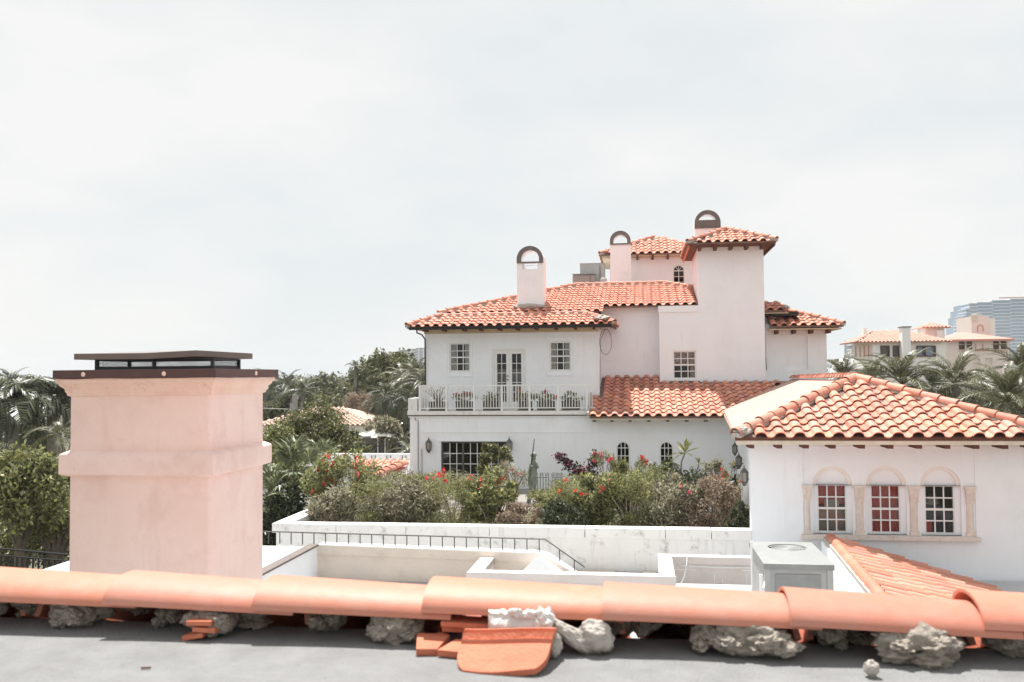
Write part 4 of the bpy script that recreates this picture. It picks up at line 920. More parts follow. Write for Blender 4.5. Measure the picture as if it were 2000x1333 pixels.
# low tiled roof over the ground floor
L0,L1,L2,L3=(-1.58,28.40,-1.29),(2.53,28.40,-1.29),(5.0,31.98,-.27),(-1.30,31.98,-.27)
def skip2(p): return (p.x<.70 and p.y>32.55) or p.x<-1.38 and p.y>30.3
lr=slope(mh,[L0,L1,L2,(.67,31.98,-.27),(.67,32.58,-.10),(-1.34,32.58,-.10)],.335,.405,deckname='low_roof',prio=9,skip=skip2)
mb=MB(); mb.prism([(28.4,-1.28),(32.5,-.12),(32.5,-.02),(28.4,-1.18)],'x',-1.66,-1.60); mb.part('verge_mortar','mortar_light',lr)
MB().box(-1.55,2.55,28.47,28.52,-1.42,-1.345).part('fascia','fascia',mh); MB().box(-1.55,2.5,28.52,29,-1.36,-1.345).part('soffit','soffit',mh)
rafters(mh,[(x,28.53) for x in (-1.45,-.9,-.34,.24,.82,1.4,1.98)],.46,-1.42,.05,.05)
# roof plant on the rear flat
for x0,x1,y,dp,z0,z1,m,nm,lab in ((-2.44,-1.42,38.0,.9,3.3,4.66,'ac_grey','roof_condenser','tall grey metal condenser box on the roof beside the middle chimney'),(-2.72,-1.80,37.4,.5,3.3,4.16,'ac_white','roof_duct','low white duct cover on the roof in front of the grey condenser')):
    t=thing(nm,lab,'roof equipment',((x0+x1)/2,y,z0)); MB().box(x0,x1,y,y+dp,z0,z1-.03).part('cabinet',m,t,bevel=.08 if m=='ac_white' else .01); MB().box(x0-.012,x1+.012,y-.012,y+dp+.01,z1-.03,z1).part('lid',m,t); 
    m2=MB(); m2.box(x1-.2,x1-.17,y-.02,y,z0,z1-.1); m2.box(x0+.1,x1-.3,y-.008,y,z1-.5,z1-.49); m2.part('seam','cap_metal',t)
MB().box(-5.5,-1.3,37.2,40.4,2.4,3.3).part('plant_deck','stucco',mh)
t=thing('satellite_dish','small pale satellite dish on the roof beside the rear turret','dish',(-1.45,37.6,3.3))
m2=MB(); m2.tube([(-1.45,37.7,3.2),(-1.45,37.6,3.8)],.025,6); m2.part('mast','ac_grey',t)
m2=MB(); m2.lathe((0,0,0),[(.02,.06),(.09,.04),(.16,0),(.15,-.005),(.08,.025),(.01,.045)],14); m2.v=[tuple(Matrix.Translation((-1.45,37.5,3.85))@Matrix.Rotation(R(80),4,'X')@Vector(p)) for p in m2.v]; m2.part('reflector','ac_grey',t,smooth=True)
mb=MB(); mb.box(-7.3,4.2,38,38.2,-10,2.1); mb.part('rear_wall','stucco',mh); MB().box(-7.0,5.5,32.8,38,2.0,2.15).part('attic_floor','interior',mh)
# lanterns on the ground floor wall
lantern(-6.80,28.84,-2.26,.80,'wall lantern left of the wide dark glass doors',0,1)
lantern(-4.17,28.84,-2.25,.80,'wall lantern right of the wide dark glass doors',0,1)
# annex roofs beyond the left corner
an = thing('annex','low white annex with a short terracotta tiled edge left of the main house','building',(-9,29,-5))
MB().box(-12.5,-7.7,31.0,31.2,-6,-2.70).part('parapet','stucco_dirty',an)
MB().box(-12.5,-7.7,29.6,29.75,-6,-2.98).part('front_wall','stucco',an); MB().box(-12.5,-7.7,29.75,31,-3.5,-3.45).part('flat_roof','white_roof',an)
for x in (-9.35,-9.22,-8.8,-8.67,-8.25,-8.12): MB().box(x-.012,x+.012,30.97,31.0,-2.88,-2.76).part('scupper','cap_metal',an)
ar=slope(an,[(-9.6,29.3,-3.0),(-7.75,29.3,-3.0),(-7.75,29.9,-2.76),(-9.6,29.9,-2.76)],.24,.3,deckname='tile_edge')
lo=MB().box(-7.72,-7.60,24.6,28.95,-3.0,-2.93).part('side_roof','tile_broken',an)
capline(lo,(-7.75,24.6,-2.93),(-7.62,28.9,-2.84),.14,.6,'ridge_tile',mortar=False,lift=0)
MB().box(-7.75,-7.69,24.6,28.95,-3.5,-2.95).part('side_wall','stucco_dirty',an)

# ================================================================ VEGETATION HELPERS
_up = Vector((0,0,1)); _rt = fwd.cross(_up).normalized(); _u2 = _rt.cross(fwd)
_r = _rt*math.cos(roll)+_u2*math.sin(roll); _u = _u2*math.cos(roll)-_rt*math.sin(roll)
def at(px,py,Y):
    """point of the vertical plane Y that stands at pixel px,py of the 2000 x 1333 photograph"""
    d=_r*((px-1000)/1777.8)-_u*((py-666.5)/1777.8)+fwd
    return d*(Y/d.y)
def np_mesh(name,V,Fq,m):
    me=bpy.data.meshes.new(name); V=np.asarray(V,dtype=np.float32); Fq=np.asarray(Fq,dtype=np.int32)
    n=len(Fq); k=Fq.shape[1]
    me.vertices.add(len(V)); me.vertices.foreach_set('co',V.ravel())
    me.loops.add(n*k); me.loops.foreach_set('vertex_index',Fq.ravel())
    me.polygons.add(n); me.polygons.foreach_set('loop_start',np.arange(0,n*k,k,dtype=np.int32))
    try: me.polygons.foreach_set('loop_total',np.full(n,k,dtype=np.int32))
    except Exception: pass
    me.materials.append(M[m]); me.update(calc_edges=True); me.validate(); return me
def leaves(P,ln,wd,up=.3,dirs=None):
    n=len(P); d=rng.normal(size=(n,3)) if dirs is None else dirs+rng.normal(size=(n,3))*.55
    d[:,2]+=up; d/=np.linalg.norm(d,axis=1,keepdims=True)+1e-9
    s=np.cross(d,rng.normal(size=(n,3))); s/=np.linalg.norm(s,axis=1,keepdims=True)+1e-9
    L_=(ln*rng.uniform(.6,1.3,n))[:,None]; W=(wd*rng.uniform(.6,1.3,n))[:,None]
    nn=np.cross(s,d)
    A=P; B=P+d*L_*.45+s*W*.5+nn*W*.12; C=P+d*L_-nn*L_*.08; D=P+d*L_*.45-s*W*.5+nn*W*.12
    V=np.stack([A,B,C,D],1).reshape(-1,3); F=np.arange(4*n).reshape(-1,4); return V,F
def clumps(c,r,nc,n,cr=.35,shell=.6,flat=0):
    """n points in nc clumps spread through an ellipsoid; also the outward directions"""
    d=rng.normal(size=(nc,3)); d/=np.linalg.norm(d,axis=1,keepdims=True)
    if flat: d[:,2]=np.abs(d[:,2])*1.0-flat*.5
    rad=rng.uniform(shell,1.0,nc)**.7
    cc=np.array(c)+d*rad[:,None]*np.array(r)
    k=rng.integers(0,nc,n); rr=np.array(r)*cr*rng.uniform(.55,1.25,nc)[k][:,None]
    p=rng.normal(size=(n,3)); p/=np.linalg.norm(p,axis=1,keepdims=True); p*=rng.uniform(.25,1,n)[:,None]**.45
    return cc[k]+p*rr, p, cc
def add_mesh(me,name,parent,label=None):
    o=bpy.data.objects.new(name,me); COL.objects.link(o); o.parent=parent; ORG[o]=ORG[parent].copy()
    if label: o['label']=label
    return o
def foliage(parent,P,ln,wd,m,up=.3,dirs=None,name='foliage'):
    V,F=leaves(P,ln,wd,up,dirs); return add_mesh(np_mesh(name,V-np.array(ORG[parent]),F,m),name,parent)
def shrub(x,y,z,r,h,n,lm,label,flowers=None,nf=0,ln=.085,wd=.022,stems=7,fl_top=.5,sparse=1.0,group='shrubs of the roof garden',name='shrub',cat='shrub',lean=0):
    t=thing(name,label,cat,(x,y,z),group)
    c=(x+lean*.5,y,z+h*.56); rr=(r,r*.8,h*.46)
    P,dirs,cc=clumps(c,rr,int(22*sparse)+6,n,.34*(1 if sparse>.8 else .7),.35)
    dz=z+h-np.percentile(P[:,2],97)-ln*.5; P[:,2]+=dz; cc[:,2]+=dz
    lowp=P[:,2]<z+.04; P[lowp,2]=z+rng.uniform(.04,.5*h,lowp.sum())
    fx=r/max(.05,np.percentile(np.abs(P[:,0]-c[0]),95)); P[:,0]=c[0]+(P[:,0]-c[0])*fx; cc[:,0]=c[0]+(cc[:,0]-c[0])*fx
    foliage(t,P,ln,wd,lm,.55)
    mb=MB()
    for q in cc[rng.choice(len(cc),min(stems,len(cc)),replace=False)]:
        b=Vector((x+random.uniform(-.1,.1)*r*2,y+random.uniform(-.1,.1),z)); e=Vector(q)+Vector((0,0,h*.06)); m_=b.lerp(e,.5)+Vector((random.uniform(-.06,.06),random.uniform(-.06,.06),h*.08))
        mb.tube([b,m_,e],[.018,.013,.006],4,cap=False)
    mb.part('stem','twig',t)
    if flowers:
        cand=P[np.argsort(-(P[:,2]-.45*P[:,1]*.6))][:max(int(len(P)*fl_top),nf)]
        fp=cand[rng.choice(len(cand),nf,replace=False)]+np.array([0,-.03,.05])
        for q in fp:
            k=rng.integers(7,16); pp=q+rng.normal(size=(k,3))*.022
            V,F=leaves(pp,.055,.05,.2); add_mesh(np_mesh('flower',V-np.array(ORG[t]),F,flowers),'flower',t)
    return t
def tree(px,Y,ytop,hw,ztrunk,label,lm='leaf_green',n=6000,ln=.3,wd=.16,nc=40,hh=None,group='trees around the houses',name='tree',cr=.3,trunk=.16,flat=.3,bark='bark',asp=1.0,cat='tree'):
    """crown top at pixel (px,ytop), half width hw pixels, standing at distance Y"""
    c=at(px,ytop,Y); r=hw/1777.8*Y; h=hh if hh else r*1.2
    cz=c.z-h*.98
    t=thing(name,label,cat,(c.x,Y,ztrunk),group)
    P,d,cc=clumps((c.x,Y,cz),(r*.86,r*.86*asp,h*.8),nc,n,cr,.55,flat)
    dz=c.z-np.percentile(P[:,2],98.5)-ln*.4; P[:,2]+=dz; cc[:,2]+=dz; cz+=dz
    fx=r/max(.1,np.percentile(np.abs(P[:,0]-c.x),97)); P[:,0]=c.x+(P[:,0]-c.x)*fx; cc[:,0]=c.x+(cc[:,0]-c.x)*fx
    foliage(t,P,ln,wd,lm,.35,name='crown')
    mb=MB(); top=Vector((c.x,Y,cz-h*.25)); mb.tube([(c.x,Y,ztrunk),(c.x+.1,Y,(ztrunk+top.z)/2),top],[trunk*1.3,trunk,trunk*.75],7)
    for q in cc[rng.choice(len(cc),min(9,len(cc)),replace=False)]: e=Vector(q); mb.tube([top-Vector((0,0,h*.2)),top.lerp(e,.5)+Vector((0,0,h*.05)),e],[trunk*.5,trunk*.3,trunk*.1],5,cap=False)
    mb.part('trunk',bark,t); return t
# palm fronds
def frond_mesh(name,L_,droop,leaf,n,m,hang=.35,ang=55,width=.05,seed=0,rw=.025):
    rs=np.random.default_rng(seed); K=14; pts=[]; p=np.zeros(3); 
    for k in range(K+1):
        s=k/K; a=-droop*s**1.25; pts.append(p.copy()); p=p+np.array([math.cos(a),0.04*math.sin(s*3+seed),math.sin(a)])*L_/K
    pts=np.array(pts); V=[];F=[]
    mb=MB(); mb.tube([tuple(q) for q in pts],[rw*(1-.85*k/K)+.003 for k in range(K+1)],4,cap=False)
    for k in range(n):
        s=.14+.86*k/(n-1); f=s*K; i=min(int(f),K-1); q=pts[i]+(pts[i+1]-pts[i])*(f-i); t=pts[i+1]-pts[i]; t/=np.linalg.norm(t)
        up=np.array([-t[2],0,t[0]])
        ll=leaf*(math.sin(math.pi*(.18+.80*s))**.7)*rs.uniform(.85,1.12)
        for sd in (-1,1):
            a=R(ang-22*s+rs.normal()*5); h=hang*rs.uniform(.7,1.3)
            d=t*math.cos(a)+np.array([0,sd,0])*math.sin(a)+up*.25
            d/=np.linalg.norm(d); e1=q+d*ll*.5; d2=d+np.array([0,0,-h*1.6]); d2/=np.linalg.norm(d2); e2=e1+d2*ll*.55
            wv=np.cross(d,up); wv/=np.linalg.norm(wv)+1e-9; wv*=width*.5
            b=len(mb.v); mb.v+=[tuple(q-wv*.5),tuple(q+wv*.5),tuple(e1+wv),tuple(e1-wv),tuple(e2)]; mb.f+=[(b,b+1,b+2,b+3),(b+3,b+2,b+4)]; mb.m+=[0,0]
    return mb.mesh(name,m)
FR={'palm':[frond_mesh('frond',3.0,R(70+14*k),.62,34,'palm_leaf',.45,58,.05,k) for k in range(3)],
    'dark':[frond_mesh('frond',2.8,R(80+12*k),.60,32,'palm_leaf_dark',.5,58,.05,k+9) for k in range(2)],
    'royal':[frond_mesh('frond',3.0,R(105+12*k),.75,28,'leaf_far',.6,58,.09,k+19,.04) for k in range(2)],
    'weep':[frond_mesh('frond',2.9,R(95+15*k),1.15,34,'palm_leaf_dark',3.2,70,.06,k+29) for k in range(2)]}
def palm(px,py,Y,zbase,label,kind='palm',n=22,sc=1.0,lo=-25,hi=80,trunk=.14,name='palm_tree',group='palm trees',wind=0,up_bias=1.0):
    c=at(px,py,Y); t=thing(name,label,'palm tree',(c.x,Y,zbase),group)
    mb=MB(); lean=random.uniform(-.5,.5)
    mb.tube([(c.x+lean,Y,zbase),(c.x+lean*.3,Y,(zbase+c.z)/2),(c.x,Y,c.z)],[trunk*1.5,trunk,trunk*.9],7); mb.part('trunk','palm_bark',t)
    for k in range(n):
        f=(k+.5)/n; el=R(hi-(hi-lo)*f**up_bias+random.gauss(0,6)); az=2.39996*k+random.gauss(0,.15)
        if wind: az=az+wind*math.sin(az)*.6
        me=FR[kind][k%len(FR[kind])]; s=sc*(.72+.28*min(1,2.2*f))*random.uniform(.9,1.1)
        mt=Matrix.Translation(c)@Matrix.Rotation(az,4,'Z')@Matrix.Rotation(-el,4,'Y')@Matrix.Rotation(random.gauss(0,.25),4,'X')@Matrix.Scale(s,4)
        inst(me,'frond',t,mt)
    return t
def fan_mesh(seed,m='fan_leaf'):
    rs=np.random.default_rng(seed); mb=MB(); PL=1.0; mb.tube([(0,0,0),(.5,0,.06),(PL,0,0)],[.018,.014,.010],4,cap=False); n=26
    for k in range(n):
        a=R(-125+250*k/(n-1)); L_=.62*(1-.25*abs(k/(n-1)-.5)*2)*rs.uniform(.92,1.06); d=Vector((math.cos(a),math.sin(a),0)); s=Vector((-math.sin(a),math.cos(a),0))
        w0=.028; o=Vector((PL,0,0)); m1=o+d*L_*.55+Vector((0,0,.05)); e=o+d*L_+Vector((0,0,-.12*rs.uniform(.3,1.5)))
        fz=Vector((0,0,.022*(1 if k%2 else -1)))
        mb.add([o,m1-s*w0*1.25+fz,m1+s*w0*1.25-fz,e],[(0,1,2),(1,3,2)])
    return mb.mesh('fan_frond',m)
FANS=[fan_mesh(k) for k in range(3)]
def fan_palm(px,py,Y,zbase,label,n=20,sc=1.0,lo=-30,hi=85,group='fan palms beside the chimney'):
    c=at(px,py,Y); t=thing('fan_palm',label,'palm',(c.x,Y,zbase),group)
    mb=MB(); mb.tube([(c.x,Y,zbase),(c.x,Y,c.z)],[.2,.13],7); mb.part('trunk','bark',t)
    for k in range(n):
        f=(k+.5)/n; el=R(hi-(hi-lo)*f+random.gauss(0,8)); az=2.39996*k+random.gauss(0,.2)
        inst(FANS[k%3],'frond',t,Matrix.Translation(c)@Matrix.Rotation(az,4,'Z')@Matrix.Rotation(-el,4,'Y')@Matrix.Rotation(random.gauss(0,.4),4,'X')@Matrix.Scale(sc*random.uniform(.85,1.15),4))
    return t

# ================================================================ GARDEN PLANTS
ZB=-3.62
def gs(px,Y,ytop,hw,lm,label,n=2600,fl=None,nf=0,**k):
    if 'ln' not in k: q=random.choice((.06,.08,.10,.12)); k['ln']=q; k['wd']=q*random.choice((.22,.3,.42))
    k['stems']=int(k.get('stems',7)*2.2)
    p=at(px,ytop,Y); return shrub(p.x,Y,ZB,hw/1777.8*Y,p.z-ZB,int(n*1.7),lm,label,fl,nf,**k)
gs(650,19.9,958,44,'leaf_grey','low grey twiggy shrub in the front left corner of the garden',1700,stems=14,sparse=.9)
gs(722,20.3,940,52,'leaf_olive','olive bush second from the left along the front garden parapet',3000)
gs(800,20.1,945,54,'leaf_grey','brownish bush along the front parapet below the left wall lantern',3000,stems=10)
gs(880,20.0,925,58,'leaf_olive','olive bush with red blooms in front of the dark glass doors',3600,'flower_red',9,fl_top=.12)
gs(955,20.1,928,48,'leaf_olive','olive bush with a few scarlet blooms just left of the statue',2800,'flower_red',6,fl_top=.2)
gs(1015,19.5,985,38,'leaf_dry','low dry bush at the parapet below the statue',1500,stems=14,sparse=.8)
gs(1098,20.2,945,48,'leaf_olive','bush with pink and orange blooms just right of the statue',2600,'flower_orange',3,fl_top=.25)
gs(1092,19.2,982,34,'leaf_dark','low dark green bush at the parapet right of the statue',1700,ln=.09,wd=.035)
gs(1168,20.3,932,52,'leaf_olive','olive bush with red blooms below the purple leaved plant',3200,'flower_red',8,fl_top=.4)
gs(1240,20.1,928,56,'leaf_olive','olive bush with bare arching stems below the left arched window',3200,stems=18)
gs(1322,20.0,938,54,'leaf_grey','grey olive bush below the right arched window',3200,'flower_pink',2,stems=12)
gs(1392,19.7,935,52,'leaf_dry','dry brown tangled bush near the right end of the parapet',2800,stems=26,sparse=.9)
gs(1452,19.2,988,26,'leaf_dark','small dark green bush in the right corner of the garden',1300,'flower_red',1,ln=.09,wd=.035)
gs(672,21.6,892,62,'leaf_olive','tall airy shrub with many red blooms at the left garden parapet',3600,'flower_red',30,fl_top=.8,stems=16)
gs(740,21.8,925,40,'leaf_grey','grey green shrub with one orange bloom beside the left parapet',1800,'flower_orange',1,fl_top=.1,stems=10)
gs(964,26.8,868,28,'leaf_green','tall broad leaved shrub in front of the right end of the glass doors',1300,ln=.12,wd=.05,sparse=.7)
gs(1003,25.6,902,26,'leaf_grey','sparse pinkish twiggy shrub between the glass doors and the statue',420,'flower_pink',2,stems=16,sparse=.5)
gs(850,25.2,925,70,'leaf_grey','wide brownish shrub in front of the left half of the glass doors',3000,stems=10)
gs(1180,25.0,884,24,'leaf_light','slender upright shrub with pink red blooms at its tips',700,'flower_pink',8,fl_top=.3,sparse=.6)
gs(1214,25.6,900,22,'leaf_light','pale narrow shrub in front of the left arched window',700,sparse=.7)
gs(1256,25.0,895,20,'leaf_light','narrow shrub topped with a red bloom cluster between the arched windows',700,'flower_red',6,fl_top=.25,sparse=.7)
gs(1302,25.2,903,30,'leaf_dark','dark shrub in front of the right arched window',1300,ln=.10,wd=.045)
gs(1402,24.0,902,40,'leaf_grey','airy grey green shrub against the right end of the garden wall',1300,sparse=.7,stems=12)
gs(1420,22.0,926,26,'leaf_olive','shrub with a dense cluster of scarlet blooms beside the black umbrella',1300,'flower_red',14,fl_top=.25)
gs(1280,23.0,915,50,'leaf_olive','dense olive shrub in the middle row left of the frangipani',2400)
gs(1120,23.2,930,46,'leaf_olive','olive shrub in the middle row behind the pink and orange blooms',2000)
gs(780,23.5,925,50,'leaf_olive','olive shrub in the middle row near the house left corner',2200)
gs(1360,22.5,925,44,'leaf_dark','dark green shrub in the middle row right of the frangipani',1800,ln=.1,wd=.04)
for px,Y,yt,hw,lm,lab in ((820,26.5,938,60,'leaf_grey','low brown grey shrub near the vent pipe on the garden wall'),(930,24.2,938,50,'leaf_olive','low olive shrub in the back row left of the statue'),(1085,24.6,958,40,'leaf_olive','low olive shrub at the foot of the narrow iron trellis'),(1215,24.2,925,44,'leaf_olive','olive shrub in the back row below the left arched window'),(1345,25.6,930,40,'leaf_grey','grey shrub behind the frangipani trunk'),(1430,24.5,945,34,'leaf_olive','olive shrub at the far right corner of the garden wall')):
    gs(px,Y,yt,hw,lm,lab,1800)
# purple-leaved bougainvillea with a leaning branch
p=at(1135,930,26.2)
t=thing('bougainvillea','dark purple leaved plant with crimson bracts leaning left against the white wall','shrub',(p.x,26.2,ZB),'shrubs of the roof garden')
mb=MB(); br=[at(1150,985,26.2),at(1135,930,26.2),at(1112,908,26.2),at(1092,892,26.2)]; mb.tube(br,[.03,.025,.016,.006],5); mb.tube([br[1],at(1155,915,26.3),at(1162,890,26.3)],[.02,.014,.005],5); mb.part('stem','twig',t)
pts=[]
for a,b,nn,s in ((br[1],br[2],220,.16),(br[2],br[3],150,.11),(at(1140,935,26.2),at(1158,925,26.2),360,.22),(at(1158,908,26.2),at(1163,890,26.2),150,.12)):
    for k in range(nn): pts.append(tuple(a.lerp(b,random.random())+Vector((random.gauss(0,s*.6),random.gauss(0,s*.6),random.gauss(0,s*.6)))))
foliage(t,np.array(pts),.11,.06,'leaf_purple',.2)
fp=[]
for q,nn,s in ((br[3],45,.07),(at(1138,918,26.1),55,.08),(at(1128,922,26.1),20,.06),(at(1108,905,26.1),16,.05)):
    for k in range(nn): fp.append(tuple(q+Vector((random.gauss(0,s),random.gauss(0,s),random.gauss(0,s)))))
foliage(t,np.array(fp),.07,.055,'bract',.2,name='bract')
# frangipani
c=at(1338,885,24.6); t=thing('frangipani','frangipani with forked bare trunk and a rosette of long pale leaves','shrub',(c.x,24.6,ZB),'shrubs of the roof garden')
b0=at(1331,940,24.6); fk=at(1330,920,24.6); tips=[c,at(1312,903,24.6),at(1365,908,24.6)]
mb=MB(); mb.tube([(b0.x,24.6,ZB),b0,fk],[.04,.032,.028],7)
mb.tube([fk,at(1331,903,24.6),tips[0]],[.026,.022,.02],6); mb.tube([fk,at(1322,910,24.6),tips[1]],[.022,.02,.018],6); mb.tube([(b0.x+.35,24.6,ZB),at(1358,928,24.6),tips[2]],[.03,.024,.018],6); mb.part('trunk','palm_bark',t)
mbl=MB(); mbl.add([(0,0,0),(.12,-.03,.03),(.28,-.045,.04),(.42,0,0),(.28,.045,.04),(.12,.03,.03),(.2,0,.015)],[(0,1,6),(1,2,6),(2,3,6),(3,4,6),(4,5,6),(5,0,6)]); lme=mbl.mesh('leaf','leaf_light',smooth=True)
for q,nn,s in ((tips[0],15,1.05),(tips[1],7,.7),(tips[2],7,.7)):
    for k in range(nn): inst(lme,'leaf',t,Matrix.Translation(q)@Matrix.Rotation(2.4*k,4,'Z')@Matrix.Rotation(-R(random.uniform(-28,62)),4,'Y')@Matrix.Scale(s*random.uniform(.8,1.1),4))
# ground cover between the shrubs
P=np.stack([rng.uniform(-7.3,2.0,9000),rng.uniform(18.85,22.5,9000),ZB+rng.uniform(.02,.34,9000)],1)
V,F=leaves(P,.10,.025,.8); o=bpy.data.objects.new('ground_cover',np_mesh('ground_cover',V-np.array([-2.5,20,ZB]),F,'leaf_olive')); COL.objects.link(o); o.location=(-2.5,20,ZB+CZ); o['kind']='stuff'
MB().box(-7.4,2.05,18.79,23.4,ZB+.004,ZB+.05).part('planting_bed','soil',ter)

# ================================================================ STATUE
SK=.78
c=at(1030,985,25.4); SX,SY=c.x,25.4
st=thing('statue','weathered green bronze standing figure with raised arms and a thin upright pole','statue',(SX,SY,ZB))
def sp(px,py,dy=0): q=at(px,py,SY); return Vector((q.x,SY+dy,q.z))
J={'pel':(sp(1041,939),.125),'wst':(sp(1043,927),.10),'chs':(sp(1042.5,911),.135),'nk0':(sp(1042,902.5),.06),'hd0':(sp(1042,896,-.01),.085),'hd1':(sp(1042,889.5,-.02),.075),
 'lh':(sp(1038,942,.04),.105),'lk':(sp(1036,962,.0),.072),'la':(sp(1030,983,.04),.042),'lt':(sp(1029,987,-.10),.035),
 'rh':(sp(1045,942,-.03),.105),'rk':(sp(1040,962,-.10),.070),'ra':(sp(1034,982,-.02),.042),'rt':(sp(1036,986,-.14),.035),
 'ls':(sp(1036.5,907,.03),.06),'le':(sp(1034.5,919,.03),.046),'lw':(sp(1039,911,-.17),.034),
 'rs':(sp(1048.5,907,-.02),.06),'re':(sp(1052,914,-.10),.046),'rw':(sp(1047.5,904,-.20),.034)}
ks=list(J); E_=[('pel','wst'),('wst','chs'),('chs','nk0'),('nk0','hd0'),('hd0','hd1'),('pel','lh'),('lh','lk'),('lk','la'),('la','lt'),('pel','rh'),('rh','rk'),('rk','ra'),('ra','rt'),('chs','ls'),('ls','le'),('le','lw'),('chs','rs'),('rs','re'),('re','rw')]
me=bpy.data.meshes.new('body'); me.from_pydata([tuple(J[k][0]-ORG[st]) for k in ks],[(ks.index(a),ks.index(b)) for a,b in E_],[]); me.materials.append(M['bronze'])
bo=add_mesh(me,'body',st); md=bo.modifiers.new('skin','SKIN')
if not me.skin_vertices: me.attributes.new('x','FLOAT','POINT')
for i,k in enumerate(ks): me.skin_vertices[0].data[i].radius=(J[k][1]*SK,J[k][1]*SK)
me.skin_vertices[0].data[0].use_root=True
md.use_smooth_shade=True; ss=bo.modifiers.new('sub','SUBSURF'); ss.levels=2; ss.render_levels=2
mb=MB()
for wp,el in (('lw','le'),('rw','re')):
    w0=J[wp][0]; d=(w0-J[el][0]).normalized(); s=d.cross(Vector((0,1,.3))).normalized()
    mb.obox(w0+d*.035,d,s,d.cross(s),.04,.03,.014)
    for k,(o_,l_) in enumerate(((-.024,.055),(-.008,.065),(.008,.062),(.024,.05))): a=w0+d*.07+s*o_; n_=d.cross(s); mb.tube([a,a+d*l_*.5+n_*.008,a+d*l_*.8+n_*.035],[.008,.007,.005],5)
    a=w0+d*.03+s*.03; mb.tube([a,a+s*.025+d*.02,a+s*.02+d*.05],[.009,.008,.006],5)
mb.part('hand','bronze',st)
mb=MB(); rock(mb,tuple(J['hd1'][0]+Vector((0,.02,.01))),(.085,.09,.075),3,3,.18,2.2); mb.part('hair','bronze',st,smooth=True)
mb=MB(); h=J['hd0'][0]; mb.tube([h+Vector((0,-.085,.02)),h+Vector((0,-.105,-.005))],[.012,.016],5); mb.box(h.x-.025,h.x+.025,h.y-.09,h.y-.075,h.z-.042,h.z-.034)
for q in (-.03,.03): mb.lathe((h.x+q,h.y-.075,h.z+.03),[(.004,-.008),(.011,0),(.004,.008)],6)
for q in (-.058,.058): mb.lathe((h.x+q,h.y,h.z+.0),[(.006,-.025),(.016,0),(.006,.025)],6)
mb.part('face','bronze',st)
mb=MB(); mb.tube([sp(1035.5,908,.08),sp(1034,922,.10),sp(1033,936,.09),sp(1032.5,950,.08)],[.035,.05,.045,.02],7); mb.part('drapery','bronze',st,smooth=True)
mb=MB(); mb.tube([sp(1037,915,-.12),sp(1041,886,-.1),sp(1044.5,857,-.08)],[.015,.016,.010],6); mb.part('pole','black_metal',st)
MB().box(SX-.35,SX+.45,SY-.4,SY+.4,ZB,ZB+.03).part('base','lid_metal',st)
# wrought-iron trellises on the wall
for px,w_,lab in ((1058,.42,'wrought iron trellis right of the statue, topped with scrolls'),(1088,.30,'narrower wrought iron trellis half hidden behind the olive bush')):
    a=at(px,925,27.5); t=thing('iron_trellis',lab,'trellis',(a.x,27.5,ZB),'wrought iron trellises on the garden wall')
    mb=MB(); zt=a.z
    for k in range(6): x=a.x-w_/2+w_*k/5; mb.tube([(x,27.5,ZB),(x,27.5,zt-.06*(k%2))],.009,5)
    for zz in (zt-.12,zt-.75,zt-.82): mb.tube([(a.x-w_/2,27.5,zz),(a.x+w_/2,27.5,zz)],.009,5)
    mb.part('bars','black_metal',t)
    mb=MB()
    for k in (0,2,4): cx=a.x-w_/2+w_*(k+.5)/5; mb.tube([(cx+.05*math.cos(q*.45)*(1-q*.03),27.5,zt-.03+.05*math.sin(q*.45)*(1-q*.03)) for q in range(18)],.007,4)
    mb.part('scroll','black_metal',t)
# small dark pot among the shrubs
c=at(1160,950,23.6); t=thing('plant_pot','square dark pot among the shrubs under the purple leaved plant','pot',(c.x,23.6,ZB)); MB().prism([(c.x-.16,23.5),(c.x+.16,23.5),(c.x+.16,23.8),(c.x-.16,23.8)],'z',ZB,c.z+.1).part('body','lid_metal',t); MB().box(c.x-.19,c.x+.19,23.47,23.83,c.z+.1,c.z+.15).part('rim','lid_metal',t)

